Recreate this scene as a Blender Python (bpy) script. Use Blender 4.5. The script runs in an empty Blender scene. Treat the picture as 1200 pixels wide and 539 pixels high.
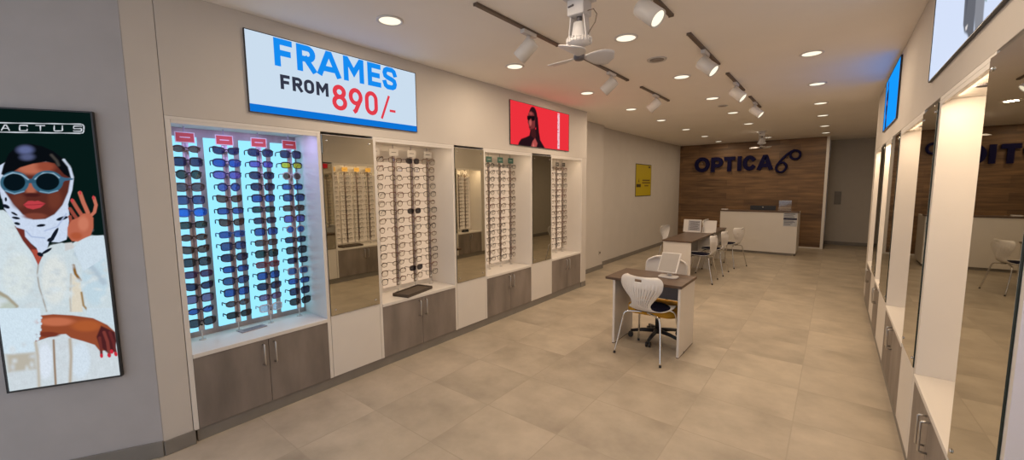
import bpy, bmesh, math, random
import numpy as np
from mathutils import Vector, Matrix
random.seed(7)
scene = bpy.context.scene
col = scene.collection

# ------------------------------------------------------------------ camera, light, exposure
scene.view_settings.view_transform = 'Standard'
scene.view_settings.look = 'None'
scene.view_settings.gamma = 1.0
scene.view_settings.use_curve_mapping = False
scene.view_settings.exposure = 0.0
scene.cycles.max_bounces = 10
scene.cycles.transparent_max_bounces = 24
scene.cycles.sample_clamp_indirect = 6.0
scene.cycles.caustics_reflective = False
scene.cycles.caustics_refractive = False

cd = bpy.data.cameras.new('camera'); cam = bpy.data.objects.new('camera', cd); col.objects.link(cam)
cd.sensor_fit = 'HORIZONTAL'; cd.sensor_width = 36.0; cd.lens = 36.0*477.41/1200.0
cd.clip_start = 0.02
_r = Vector((0.785227, 0.619139, -0.009263)); _u = Vector((-0.057243, 0.087478, 0.994520)); _w = Vector((-0.616557, 0.780394, -0.104132))
cam.matrix_world = Matrix(((_r.x, _u.x, -_w.x, 0.0), (_r.y, _u.y, -_w.y, 0.0), (_r.z, _u.z, -_w.z, 1.7424), (0, 0, 0, 1)))
scene.camera = cam

SKY = 1.15                 # grey daylight that comes in through the open shop front behind the camera
DOWN_W = 8.8              # each recessed downlight
SPOT_W = 8.0
NICHE_W = {-1: 1.3, 1: 5.0}
WARM = (1.0, 0.79, 0.57)
world = bpy.data.worlds.new('world'); scene.world = world; world.use_nodes = True
bg = world.node_tree.nodes['Background']; bg.inputs[0].default_value = (0.78, 0.86, 1.0, 1); bg.inputs[1].default_value = SKY

# ------------------------------------------------------------------ helpers
def s2l(c):
    c = c/255.0
    return c/12.92 if c <= 0.04045 else ((c+0.055)/1.055)**2.4
def rgb(r, g, b): return (s2l(r), s2l(g), s2l(b))

def nd(nt, t, **kw):
    n = nt.nodes.new(t)
    for k, v in kw.items(): setattr(n, k, v)
    return n
def base_mat(name):
    m = bpy.data.materials.new(name); m.use_nodes = True
    return m, m.node_tree, m.node_tree.nodes['Principled BSDF']
def mat(name, c, rough=0.5, metal=0.0, var=0.05, scale=8.0, stretch=(1, 1, 1), bump=0.0, spec=0.5, coat=0.0):
    m, nt, b = base_mat(name)
    tc = nd(nt, 'ShaderNodeTexCoord'); mp = nd(nt, 'ShaderNodeMapping'); mp.inputs['Scale'].default_value = stretch
    no = nd(nt, 'ShaderNodeTexNoise'); no.inputs['Scale'].default_value = scale; no.inputs['Detail'].default_value = 4
    cr = nd(nt, 'ShaderNodeValToRGB')
    cr.color_ramp.elements[0].position = 0.3; cr.color_ramp.elements[1].position = 0.7
    cr.color_ramp.elements[0].color = tuple(x*(1-var) for x in c)+(1,)
    cr.color_ramp.elements[1].color = tuple(min(1, x*(1+var)) for x in c)+(1,)
    L = nt.links.new
    L(tc.outputs['Object'], mp.inputs[0]); L(mp.outputs[0], no.inputs['Vector']); L(no.outputs[0], cr.inputs[0]); L(cr.outputs[0], b.inputs['Base Color'])
    b.inputs['Roughness'].default_value = rough; b.inputs['Metallic'].default_value = metal
    b.inputs['Specular IOR Level'].default_value = spec; b.inputs['Coat Weight'].default_value = coat
    if bump:
        bp = nd(nt, 'ShaderNodeBump'); bp.inputs['Strength'].default_value = bump; bp.inputs['Distance'].default_value = 0.01
        L(no.outputs[0], bp.inputs['Height']); L(bp.outputs[0], b.inputs['Normal'])
    return m
def emit(name, c, k=1.0):
    m = bpy.data.materials.new(name); m.use_nodes = True; nt = m.node_tree; nt.nodes.clear()
    e = nd(nt, 'ShaderNodeEmission'); e.inputs[0].default_value = tuple(c)+(1,); e.inputs[1].default_value = k
    o = nd(nt, 'ShaderNodeOutputMaterial'); nt.links.new(e.outputs[0], o.inputs[0]); return m
def emit_attr(name, k=1.0):
    m = bpy.data.materials.new(name); m.use_nodes = True; nt = m.node_tree; nt.nodes.clear()
    a = nd(nt, 'ShaderNodeAttribute', attribute_name='Col')
    e = nd(nt, 'ShaderNodeEmission'); e.inputs[1].default_value = k
    o = nd(nt, 'ShaderNodeOutputMaterial'); nt.links.new(a.outputs['Color'], e.inputs[0]); nt.links.new(e.outputs[0], o.inputs[0]); return m
def print_attr(name, rough=0.6):
    m, nt, b = base_mat(name); a = nd(nt, 'ShaderNodeAttribute', attribute_name='Col')
    nt.links.new(a.outputs['Color'], b.inputs['Base Color']); b.inputs['Roughness'].default_value = rough; return m
def clear_mat(name, tint, refl=0.06, body=None, mixb=0.0):
    """thin see-through sheet: tinted transparent + a little gloss (+ optional coloured body)"""
    m = bpy.data.materials.new(name); m.use_nodes = True; nt = m.node_tree; nt.nodes.clear(); L = nt.links.new
    t = nd(nt, 'ShaderNodeBsdfTransparent'); t.inputs[0].default_value = tuple(tint)+(1,)
    g = nd(nt, 'ShaderNodeBsdfGlossy'); g.inputs['Roughness'].default_value = 0.05
    mx = nd(nt, 'ShaderNodeMixShader'); mx.inputs[0].default_value = refl
    L(t.outputs[0], mx.inputs[1]); L(g.outputs[0], mx.inputs[2]); out = mx
    if body:
        p = nd(nt, 'ShaderNodeBsdfPrincipled'); p.inputs['Base Color'].default_value = tuple(body)+(1,); p.inputs['Roughness'].default_value = 0.15
        m2 = nd(nt, 'ShaderNodeMixShader'); m2.inputs[0].default_value = mixb
        L(mx.outputs[0], m2.inputs[1]); L(p.outputs[0], m2.inputs[2]); out = m2
    o = nd(nt, 'ShaderNodeOutputMaterial'); L(out.outputs[0], o.inputs[0]); return m

class MB:
    """collects shapes and links them as ONE mesh object"""
    def __init__(s): s.v = []; s.f = []; s.m = []; s.sm = []
    def add(s, vs, fs, mi=0, smooth=False):
        o = len(s.v); s.v += [tuple(map(float, p)) for p in vs]
        for f in fs: s.f.append([i+o for i in f]); s.m.append(mi); s.sm.append(smooth)
        return s
    def box(s, x0, x1, y0, y1, z0, z1, mi=0):
        x0, x1 = sorted((x0, x1)); y0, y1 = sorted((y0, y1)); z0, z1 = sorted((z0, z1))
        return s.add([(x0,y0,z0),(x1,y0,z0),(x1,y1,z0),(x0,y1,z0),(x0,y0,z1),(x1,y0,z1),(x1,y1,z1),(x0,y1,z1)],
              [(0,3,2,1),(4,5,6,7),(0,1,5,4),(1,2,6,5),(2,3,7,6),(3,0,4,7)], mi)
    def xbox(s, M, sx, sy, sz, mi=0):
        vs = [M @ Vector((a*sx/2, b*sy/2, c*sz/2)) for c in (-1,1) for a, b in ((-1,-1),(1,-1),(1,1),(-1,1))]
        return s.add(vs, [(0,3,2,1),(4,5,6,7),(0,1,5,4),(1,2,6,5),(2,3,7,6),(3,0,4,7)], mi)
    def cone(s, p0, p1, r0, r1=None, n=20, mi=0, cap=True):
        r1 = r0 if r1 is None else r1
        p0 = Vector(p0); p1 = Vector(p1); d = (p1-p0).normalized()
        a = d.orthogonal().normalized(); b = d.cross(a)
        vs = []
        for p, r in ((p0, r0), (p1, r1)):
            for i in range(n):
                t = 2*math.pi*i/n; vs.append(p+r*(math.cos(t)*a+math.sin(t)*b))
        s.add(vs, [(i, (i+1) % n, n+(i+1) % n, n+i) for i in range(n)], mi, True)
        if cap: s.add(vs, [list(range(n))[::-1], list(range(n, 2*n))], mi)
        return s
    def lathe(s, prof, c=(0,0,0), n=24, mi=0, axis=None):
        """prof = [(r, h)...] turned about +Z at c (or about axis)"""
        c = Vector(c); d = Vector(axis or (0,0,1)).normalized(); a = d.orthogonal().normalized(); b = d.cross(a)
        vs = [c+h*d+r*(math.cos(2*math.pi*i/n)*a+math.sin(2*math.pi*i/n)*b) for r, h in prof for i in range(n)]
        fs = [(k*n+i, k*n+(i+1) % n, (k+1)*n+(i+1) % n, (k+1)*n+i) for k in range(len(prof)-1) for i in range(n)]
        s.add(vs, fs, mi, True)
        if prof[0][0] > 1e-5: s.add(vs[:n], [list(range(n))[::-1]], mi)
        if prof[-1][0] > 1e-5: s.add(vs[-n:], [list(range(n))], mi)
        return s
    def tube(s, path, r, n=8, mi=0, closed=False, rr=None):
        P = [Vector(p) for p in path]; N = len(P)
        vs = []; prev = None
        for i, p in enumerate(P):
            if closed: d = (P[(i+1) % N]-P[i-1])
            else: d = P[min(i+1, N-1)]-P[max(i-1, 0)]
            d.normalize()
            if prev is None: a = d.orthogonal().normalized()
            else: a = (prev-d*prev.dot(d)).normalized()
            prev = a; b = d.cross(a); q = rr[i] if rr else r
            vs += [p+q*(math.cos(2*math.pi*k/n)*a+math.sin(2*math.pi*k/n)*b) for k in range(n)]
        segs = N if closed else N-1
        fs = [(i*n+k, i*n+(k+1) % n, ((i+1) % N)*n+(k+1) % n, ((i+1) % N)*n+k) for i in range(segs) for k in range(n)]
        s.add(vs, fs, mi, True)
        if not closed: s.add(vs, [list(range(n))[::-1], [(N-1)*n+k for k in range(n)]], mi)
        return s
    def prism(s, pts, f0, f1, mi=0, smooth=False):
        """pts 2D outline; f0/f1 map (a,b) to the 3D front and back faces"""
        n = len(pts); A = [f0(*p) for p in pts]; B = [f1(*p) for p in pts]
        s.add(A+B, [list(range(n)), [n+i for i in range(n)][::-1]], mi)
        s.add(A+B, [(i, n+i, n+(i+1) % n, (i+1) % n) for i in range(n)], mi, smooth)
        return s
    def mesh(s, name):
        me = bpy.data.meshes.new(name); me.from_pydata(s.v, [], s.f)
        me.polygons.foreach_set('material_index', s.m); me.polygons.foreach_set('use_smooth', s.sm)
        bm = bmesh.new(); bm.from_mesh(me); bmesh.ops.remove_doubles(bm, verts=bm.verts, dist=1e-6)
        bmesh.ops.recalc_face_normals(bm, faces=bm.faces); bm.to_mesh(me); bm.free(); me.update(); return me
    def build(s, name, mats, parent=None, bevel=0.0, local=True):
        """local=True: coordinates are world ones, re-expressed in the parent's frame"""
        me = s.mesh(name)
        for m in (mats if isinstance(mats, (list, tuple)) else [mats]): me.materials.append(m)
        return place(name, me, parent, bevel, local)
def place(name, me, parent=None, bevel=0.0, local=True):
    o = bpy.data.objects.new(name, me); col.objects.link(o)
    if parent:
        o.parent = parent
        if local: o.matrix_parent_inverse = abs_mat(parent).inverted()
    else:
        c = centre(me)
        for v in me.vertices: v.co -= c
        o.location = c
    if bevel:
        b = o.modifiers.new('edge', 'BEVEL'); b.width = bevel; b.segments = 2; b.limit_method = 'ANGLE'
    return o
def centre(me):
    co = np.empty(len(me.vertices)*3); me.vertices.foreach_get('co', co); co = co.reshape(-1, 3)
    return Vector(((co[:,0].min()+co[:,0].max())/2, (co[:,1].min()+co[:,1].max())/2, co[:,2].min()))
def abs_mat(o):
    m = Matrix.Translation(o.location) @ o.rotation_euler.to_matrix().to_4x4()
    return (abs_mat(o.parent) @ o.matrix_parent_inverse @ m) if o.parent else m
def tag(o, label=None, cat=None, group=None, kind=None):
    if label: o['label'] = label
    if cat: o['category'] = cat
    if group: o['group'] = group
    if kind: o['kind'] = kind
    return o
def thing(name, label, cat, loc=(0,0,0), rz=0.0, group=None):
    o = bpy.data.objects.new(name, None); col.objects.link(o); o.location = loc; o.rotation_euler = (0, 0, rz); o.empty_display_size = 0.05
    return tag(o, label, cat, group)
def struct(o, label=None): return tag(o, label, None, None, 'structure')
def dup(root, loc, rz=None, label=None, group=None):
    r = root.copy(); col.objects.link(r); r.location = loc
    if rz is not None: r.rotation_euler = (0, 0, rz)
    tag(r, label, None, group)
    def rec(a, b):
        for ch in list(a.children):
            if ch.type == 'LIGHT': c = ch.copy()
            else: c = ch.copy()
            col.objects.link(c); c.parent = b; rec(ch, c)
    rec(root, r); return r
def catmull(P, n):
    P = [Vector(p) for p in P]; out = []
    for i in range(len(P)-1):
        a = P[max(i-1, 0)]; b = P[i]; c = P[i+1]; d = P[min(i+2, len(P)-1)]
        for k in range(n):
            t = k/n
            out.append(0.5*((2*b)+(c-a)*t+(2*a-5*b+4*c-d)*t*t+(3*b-a-3*c+d)*t**3))
    out.append(P[-1]); return out
def arc(cx, cy, rx, ry, a0, a1, n=10): return [(cx+rx*math.cos(math.radians(a0+(a1-a0)*k/n)), cy+ry*math.sin(math.radians(a0+(a1-a0)*k/n))) for k in range(n+1)]
GLYPH = {   # centre lines in a unit box: list of (points, closed)
 'F': [([(0, 0), (0, 1), (1, 1)], 0), ([(0, .49), (.86, .49)], 0)],
 'E': [([(1, 0), (0, 0), (0, 1), (1, 1)], 0), ([(0, .5), (.88, .5)], 0)],
 'R': [([(0, 0), (0, 1), (.55, 1)]+arc(.62, .74, .36, .26, 90, -90)+[(.55, .48), (0, .48)], 0), ([(.48, .48), (1, 0)], 0)],
 'P': [([(0, 0), (0, 1)], 0), ([(.12, 1), (.5, 1)]+arc(.58, .70, .42, .30, 90, -90)+[(.5, .40), (.12, .40)], 0)],
 'A': [([(0, 0), (.44, 1), (.56, 1), (1, 0)], 0), ([(.16, .24), (.84, .24)], 0)],
 'M': [([(0, 0), (0, 1), (.06, 1), (.5, .36), (.94, 1), (1, 1), (1, 0)], 0)],
 'S': [([(1, .78), (.93, .92), (.74, 1), (.27, 1), (.07, .92), (0, .77), (.06, .62), (.26, .545), (.74, .455), (.94, .38), (1, .23), (.93, .08), (.73, 0), (.26, 0), (.07, .08), (0, .22)], 0)],
 'O': [(arc(.5, .70, .5, .30, 0, 180)+arc(.5, .30, .5, .30, 180, 360), 1)],
 '0': [(arc(.5, .70, .5, .30, 0, 180)+arc(.5, .30, .5, .30, 180, 360), 1)],
 'Q': [(arc(.5, .5, .5, .5, 0, 342, 19), 1)],
 '8': [(arc(.5, .77, .42, .23, 0, 342, 19), 1), (arc(.5, .27, .5, .27, 0, 342, 19), 1)],
 '9': [(arc(.5, .68, .5, .32, 0, 342, 19), 1), ([(.95, .56), (.45, 0), (.40, -.02)], 0)],
 'T': [([(0, 1), (1, 1)], 0), ([(.5, 1), (.5, 0)], 0)], 'I': [([(.5, 0), (.5, 1)], 0)],
 'C': [(arc(.52, .5, .52, .5, 42, 318, 18), 0)],
 '/': [([(0, 0), (1, 1)], 0)], '-': [([(0, .5), (1, .5)], 0)]}
def ribbon(pts, w, closed, fn, d0, d1, mb):
    """constant-width flat stroke with mitred corners; fn(a, b, d) places it"""
    P = [np.array(p, float) for p in pts]; n = len(P)
    if not closed:
        e0 = (P[0]-P[1]); e1 = (P[-1]-P[-2]); P[0] = P[0]+e0/np.linalg.norm(e0)*w/2; P[-1] = P[-1]+e1/np.linalg.norm(e1)*w/2
    Lf = []; Rt = []
    for i in range(n):
        a = P[i]-P[i-1] if (i > 0 or closed) else P[1]-P[0]
        c = P[(i+1) % n]-P[i] if (i < n-1 or closed) else P[-1]-P[-2]
        a = a/np.linalg.norm(a); c = c/np.linalg.norm(c); n1 = np.array((-a[1], a[0])); n2 = np.array((-c[1], c[0])); m = n1+n2
        if np.linalg.norm(m) < 0.2: m = n1
        m = m/np.linalg.norm(m); k = min(2.2, 1/max(0.3, m@n1)); Lf.append(P[i]+m*w/2*k); Rt.append(P[i]-m*w/2*k)
    vs = [fn(p[0], p[1], d) for d in (d0, d1) for p in Lf]+[fn(p[0], p[1], d) for d in (d0, d1) for p in Rt]
    fs = []; segs = n if closed else n-1
    for i in range(segs):
        j = (i+1) % n
        fs += [(i, j, 2*n+j, 2*n+i), (n+i, 3*n+i, 3*n+j, n+j), (i, n+i, n+j, j), (2*n+i, 2*n+j, 3*n+j, 3*n+i)]
    if not closed: fs += [(0, 2*n, 3*n, n), (n-1, 2*n-1, 4*n-1, 3*n-1)]
    mb.add(vs, fs)
def glyph(ch, x0, x1, z0, z1, w, fn, d0, d1, mb, taper=0.0):
    for k, (pts, closed) in enumerate(GLYPH[ch]):
        q = [(x0+w/2+p[0]*(x1-x0-w), z0+w/2+p[1]*(z1-z0-w)) for p in pts]
        ribbon(q, w, closed, fn, d0, d1-0.0003*k, mb)
def area_light(name, loc, power, size, color, parent, aim=(0,0,-1), size_y=None, spread=math.pi):
    ld = bpy.data.lights.new(name, 'AREA'); ld.energy = power; ld.color = color; ld.spread = spread
    if size_y: ld.shape = 'RECTANGLE'; ld.size = size; ld.size_y = size_y
    else: ld.shape = 'DISK'; ld.size = size
    o = bpy.data.objects.new(name, ld); col.objects.link(o)
    o.location = loc; o.rotation_euler = Vector(aim).to_track_quat('-Z', 'Y').to_euler()
    if size_y:      # long side along world Y
        zz = -Vector(aim).normalized(); yy = Vector((0, 1, 0)); xx = yy.cross(zz); o.rotation_euler = Matrix((xx, yy, zz)).transposed().to_euler()
    if parent: o.parent = parent; o.matrix_parent_inverse = abs_mat(parent).inverted()
    return o

# pictures on screens and prints: soft-edged shapes evaluated on a fine grid of coloured points
def smooth(d, fe):
    t = np.clip(0.5-d/(2*max(fe, 1e-6)), 0, 1); return t*t*(3-2*t)
def seg_dist(X, Y, p, q):
    px, py = p; qx, qy = q; dx, dy = qx-px, qy-py; L = dx*dx+dy*dy+1e-12
    t = np.clip(((X-px)*dx+(Y-py)*dy)/L, 0, 1); return np.hypot(X-px-t*dx, Y-py-t*dy)
def paint(X, Y, C, ops):
    for op in ops:
        k, pts, c, fe = op[:4]; c = np.array([s2l(x) for x in c])
        if k == 'p':
            d = np.full(X.shape, 1e9); ins = np.zeros(X.shape, bool); n = len(pts)
            for i in range(n):
                p, q = pts[i], pts[(i+1) % n]; d = np.minimum(d, seg_dist(X, Y, p, q))
                if p[1] != q[1]:
                    cr = ((p[1] > Y) != (q[1] > Y)) & (X < (q[0]-p[0])*(Y-p[1])/(q[1]-p[1])+p[0]); ins ^= cr
            a = smooth(np.where(ins, -d, d), fe)
        elif k == 'e':
            (cx, cy), ex, ey = pts; det = ex[0]*ey[1]-ex[1]*ey[0]
            u = ((X-cx)*ey[1]-(Y-cy)*ey[0])/det; v = (-(X-cx)*ex[1]+(Y-cy)*ex[0])/det
            rad = math.sqrt(abs(det)); a = smooth((np.hypot(u, v)-1)*rad, fe)
        else:
            d = np.full(X.shape, 1e9)
            for i in range(len(pts)-1): d = np.minimum(d, seg_dist(X, Y, pts[i], pts[i+1]))
            a = smooth(d-op[4], fe)
        C[:] = C*(1-a[..., None])+c*a[..., None]
def picture(name, x0, x1, y0, y1, nx, ny, bgc, ops, fn, m, parent, grain=0.0):
    xs = np.linspace(x0, x1, nx); ys = np.linspace(y0, y1, ny); X, Y = np.meshgrid(xs, ys)
    C = np.ones((ny, nx, 3))*np.array([s2l(x) for x in bgc]); paint(X, Y, C, ops)
    if grain:
        rs = np.random.RandomState(3); g = rs.rand(ny, nx); g = (g+np.roll(g, 1, 0)+np.roll(g, 1, 1)+np.roll(g, 2, 0))/4-0.5
        lum = C.mean(2); C *= (1+grain*g*np.clip((lum-0.4)*3, 0, 1))[..., None]
    vs = [fn(a, b) for b in ys for a in xs]
    fs = [(j*nx+i, j*nx+i+1, (j+1)*nx+i+1, (j+1)*nx+i) for j in range(ny-1) for i in range(nx-1)]
    me = bpy.data.meshes.new(name); me.from_pydata(vs, [], fs)
    at = me.color_attributes.new('Col', 'FLOAT_COLOR', 'POINT')
    buf = np.ones((ny*nx, 4), np.float32); buf[:, :3] = C.reshape(-1, 3); at.data.foreach_set('color', buf.ravel())
    me.materials.append(m); me.update(); return place(name, me, parent)

# ------------------------------------------------------------------ materials
M = {}
M['wall'] = mat('wall_paint', (0.60, 0.555, 0.505), 0.75, var=0.02, scale=3)
M['coollightwall'] = mat('cool_light_plaster', (0.46, 0.43, 0.42), 0.85, var=0.04, scale=5, bump=0.05)  # plaster greyed in its colour to carry the cooler light on the poster wall
M['farwall'] = mat('far_wall_paint', (0.50, 0.46, 0.41), 0.8, var=0.02)
M['ceil'] = mat('ceiling_paint', (0.93, 0.885, 0.83), 0.8, var=0.015, scale=2)
M['base'] = mat('grey_skirting', (0.22, 0.20, 0.175), 0.45, var=0.08, scale=6)
M['white'] = mat('white_laminate', (0.74, 0.70, 0.65), 0.4, var=0.015, scale=4)
M['whiteplastic'] = mat('white_plastic', (0.74, 0.71, 0.68), 0.35, var=0.01)
M['greylam'] = mat('grey_wood_laminate', (0.225, 0.190, 0.165), 0.5, var=0.28, scale=5, stretch=(1, 1, 0.28))
M['boardwood'] = mat('weathered_board', (0.40, 0.31, 0.29), 0.6, var=0.22, scale=7, stretch=(1, 1, 0.2))
M['chrome'] = mat('chrome', (0.75, 0.74, 0.72), 0.16, 1.0, var=0.02)
M['steel'] = mat('brushed_steel', (0.62, 0.60, 0.57), 0.3, 1.0, var=0.04, stretch=(1, 1, 0.1))
M['black'] = mat('black_plastic', (0.02, 0.02, 0.022), 0.4, var=0.1)
M['darkgap'] = mat('dark_gap', (0.03, 0.028, 0.026), 0.7, var=0.1)
M['walnut'] = mat('walnut_top', (0.105, 0.062, 0.038), 0.4, var=0.35, scale=5, stretch=(1.2, 8, 1))
M['navy'] = mat('navy_fabric', (0.007, 0.0065, 0.018), 0.9, var=0.15, scale=60, spec=0.1)
M['orange'] = mat('mustard_fabric', (0.62, 0.32, 0.02), 0.8, var=0.08, scale=50)
M['mirror'] = mat('bronze_mirror', (0.56, 0.535, 0.445), 0.015, 1.0, var=0.0)
M['mirroredge'] = mat('mirror_edge', (0.02, 0.03, 0.022), 0.2, var=0.1)
M['fanwhite'] = mat('fan_white', (0.66, 0.65, 0.66), 0.4, var=0.02)
M['fangrey'] = mat('fan_grey', (0.12, 0.11, 0.12), 0.4, var=0.1)
M['signblue'] = mat('sign_navy', (0.008, 0.007, 0.040), 0.7, var=0.05, spec=0.1)
M['acrylic'] = clear_mat('clear_acrylic', (0.97, 0.97, 0.97), 0.06, (0.7, 0.7, 0.7), 0.03)
M['acrylicedge'] = clear_mat('acrylic_edge', (0.9, 0.9, 0.9), 0.15, (0.85, 0.83, 0.8), 0.6)
M['rail'] = mat('track_bronze', (0.12, 0.085, 0.06), 0.45, var=0.08)
M['lampgrey'] = mat('lamp_white', (0.62, 0.59, 0.56), 0.45, var=0.02)
M['diffuser'] = emit('lamp_glow', (1.0, 0.90, 0.70), 1.25)
M['coolpanel'] = emit('cool_backlight', rgb(150, 226, 255), 1.15)
M['warmpanel'] = emit('warm_backlight', rgb(255, 219, 184), 0.66)
M['redcard'] = mat('red_card', rgb(176, 58, 48), 0.6, var=0.05)
M['whitecard'] = mat('white_card', (0.58, 0.55, 0.52), 0.6, var=0.02)
M['yellowcard'] = mat('yellow_card', rgb(205, 165, 70), 0.6, var=0.05)
M['tealcard'] = mat('teal_card', rgb(50, 95, 88), 0.6, var=0.05)
M['ink'] = mat('dark_ink', (0.05, 0.045, 0.04), 0.7, var=0.1)
M['socket'] = mat('socket_plate', (0.55, 0.50, 0.45), 0.5, var=0.02)

def floor_mat():
    m, nt, b = base_mat('beige_floor_tiles'); L = nt.links.new
    tc = nd(nt, 'ShaderNodeTexCoord'); sx = nd(nt, 'ShaderNodeSeparateXYZ'); L(tc.outputs['Object'], sx.inputs[0])
    def math_(op, a, bb):
        n = nd(nt, 'ShaderNodeMath', operation=op)
        for i, q in enumerate((a, bb)):
            if isinstance(q, (int, float)): n.inputs[i].default_value = q
            elif q is not None: L(q, n.inputs[i])
        return n.outputs[0]
    ids = []; ds = []
    for out, off, size in ((sx.outputs[0], FX, 0.65), (sx.outputs[1], FY, 0.60)):
        t = math_('DIVIDE', math_('SUBTRACT', out, off), size); ids.append(math_('FLOOR', t, None))
        fr = math_('FRACT', t, None); ds.append(math_('MULTIPLY', math_('MINIMUM', fr, math_('SUBTRACT', 1.0, fr)), size))
    d = math_('MINIMUM', ds[0], ds[1])
    grout = nd(nt, 'ShaderNodeMapRange'); grout.inputs['From Min'].default_value = 0.0005; grout.inputs['From Max'].default_value = 0.006; L(d, grout.inputs[0])
    cb = nd(nt, 'ShaderNodeCombineXYZ'); L(ids[0], cb.inputs[0]); L(ids[1], cb.inputs[1])
    wn = nd(nt, 'ShaderNodeTexWhiteNoise'); L(cb.outputs[0], wn.inputs['Vector'])
    off = nd(nt, 'ShaderNodeVectorMath', operation='MULTIPLY_ADD'); L(wn.outputs['Color'], off.inputs[0]); off.inputs[1].default_value = (9, 9, 9); L(tc.outputs['Object'], off.inputs[2])
    no = nd(nt, 'ShaderNodeTexNoise'); no.inputs['Scale'].default_value = 2.1; no.inputs['Detail'].default_value = 5; no.inputs['Roughness'].default_value = 0.6; L(off.outputs[0], no.inputs['Vector'])
    cr = nd(nt, 'ShaderNodeValToRGB'); e = cr.color_ramp.elements
    e[0].position = 0.28; e[0].color = (0.35, 0.295, 0.222, 1); e[1].position = 0.72; e[1].color = (0.56, 0.475, 0.362, 1); L(no.outputs[0], cr.inputs[0])
    hv = nd(nt, 'ShaderNodeHueSaturation'); L(cr.outputs[0], hv.inputs['Color'])
    L(math_('ADD', math_('MULTIPLY', wn.outputs['Value'], 0.07), 0.93), hv.inputs['Value'])
    mx = nd(nt, 'ShaderNodeMix', data_type='RGBA'); mx.inputs['A'].default_value = (0.38, 0.318, 0.24, 1)
    L(grout.outputs[0], mx.inputs['Factor']); L(hv.outputs[0], mx.inputs['B']); L(mx.outputs['Result'], b.inputs['Base Color'])
    b.inputs['Roughness'].default_value = 0.38; b.inputs['Specular IOR Level'].default_value = 0.35
    return m
def plank_mat():
    m, nt, b = base_mat('brown_wood_planks'); L = nt.links.new
    tc = nd(nt, 'ShaderNodeTexCoord'); mp = nd(nt, 'ShaderNodeMapping'); L(tc.outputs['Object'], mp.inputs[0])
    mp.inputs['Rotation'].default_value = (math.pi/2, 0, 0)
    br = nd(nt, 'ShaderNodeTexBrick'); br.offset = 0.37; br.inputs['Scale'].default_value = 1.0; br.inputs['Brick Width'].default_value = 1.3; br.inputs['Row Height'].default_value = 0.19
    br.inputs['Mortar Size'].default_value = 0.0015; br.inputs['Color1'].default_value = (0.17, 0.095, 0.042, 1); br.inputs['Color2'].default_value = (0.27, 0.155, 0.07, 1); br.inputs['Mortar'].default_value = (0.07, 0.04, 0.02, 1)
    L(mp.outputs[0], br.inputs['Vector'])
    m2 = nd(nt, 'ShaderNodeMapping'); m2.inputs['Scale'].default_value = (0.9, 1, 9); L(tc.outputs['Object'], m2.inputs[0])
    no = nd(nt, 'ShaderNodeTexNoise'); no.inputs['Scale'].default_value = 1.6; no.inputs['Detail'].default_value = 6; L(m2.outputs[0], no.inputs['Vector'])
    cr = nd(nt, 'ShaderNodeValToRGB'); cr.color_ramp.elements[0].position = 0.3; cr.color_ramp.elements[1].position = 0.72
    cr.color_ramp.elements[0].color = (0.45, 0.42, 0.40, 1); cr.color_ramp.elements[1].color = (1.15, 1.12, 1.05, 1); L(no.outputs[0], cr.inputs[0])
    mx = nd(nt, 'ShaderNodeMix', data_type='RGBA', blend_type='MULTIPLY'); mx.inputs['Factor'].default_value = 1.0
    L(br.outputs['Color'], mx.inputs['A']); L(cr.outputs[0], mx.inputs['B']); L(mx.outputs['Result'], b.inputs['Base Color'])
    b.inputs['Roughness'].default_value = 0.5; return m
XL, XR, ZC, ZT, ZL, YB = -3.375, 0.434, 3.0, 2.198, 0.627, 13.756
# floor object: tile origin expressed in the slab's own frame
FCX, FCY = (-6.0+3.0)/2, (-4.0+16.0)/2
FX, FY = -0.147-FCX, 2.92-FCY
M['floor'] = floor_mat(); M['planks'] = plank_mat()

# ------------------------------------------------------------------ the room
def S(name, mb, m, bevel=0.0, label=None): return struct(mb.build(name, m, None, bevel), label)
S('floor', MB().box(-6.0, 3.0, -4.0, 16.0, -0.1, 0.0), M['floor'])
S('ceiling', MB().box(-6.0, 3.0, -1.6, 16.0, ZC, ZC+0.12), M['ceil'])
# left: splayed poster wall, pilaster, wall above and behind the display run, far wall
ca, sa = math.cos(math.radians(28)), math.sin(math.radians(28))
def PW(s, d, z): return (XL+sa*s-ca*d, 0.55+ca*s+sa*d, z)      # s along the splayed wall (negative = towards the street), d into the wall
S('wall_left_front', MB().prism([(-2.2, 0), (0.0, 0), (0.0, ZC), (-2.2, ZC)], lambda a, b: PW(a, 0, b), lambda a, b: PW(a, 0.12, b)), M['coollightwall'])
S('baseboard_left_front', MB().prism([(-2.2, 0.001), (0.0, 0.001), (0.0, 0.108), (-2.2, 0.108)], lambda a, b: PW(a, -0.012, b), lambda a, b: PW(a, -0.0005, b)), M['base'], 0.003)
S('wall_left_pilaster', MB().box(XL, XL-0.35, 0.552, 0.711, 0.0, ZC), M['wall'], 0.002)
S('baseboard_left_pilaster', MB().box(XL+0.012, XL+0.0005, 0.552, 0.72, 0.001, 0.10), M['base'], 0.003)
S('wall_left', MB().box(XL, XL-0.5, 0.714, 6.36, ZT+0.022, ZC), M['wall'], 0.002)
S('wall_left_rear', MB().box(-3.83, -4.1, 0.714, 6.36, 0.0, ZT+0.02), M['wall'])
S('wall_left_end', MB().box(XL, -3.83, 6.205, 6.36, 0.092, ZT+0.02), M['wall'], 0.002)
S('wall_left_step', MB().box(-3.83, -4.1, 6.362, 7.95, 0.0, ZC), M['wall'], 0.002)
S('wall_left_far', MB().box(-3.96, -4.12, 7.95, YB+1.3, 0.0, ZC), M['wall'])
S('baseboard_left_step', MB().box(-3.815, -3.8295, 6.37, 7.965, 0.001, 0.09).box(-3.815, -3.959, 7.951, 7.965, 0.001, 0.09), M['base'], 0.003)
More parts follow.
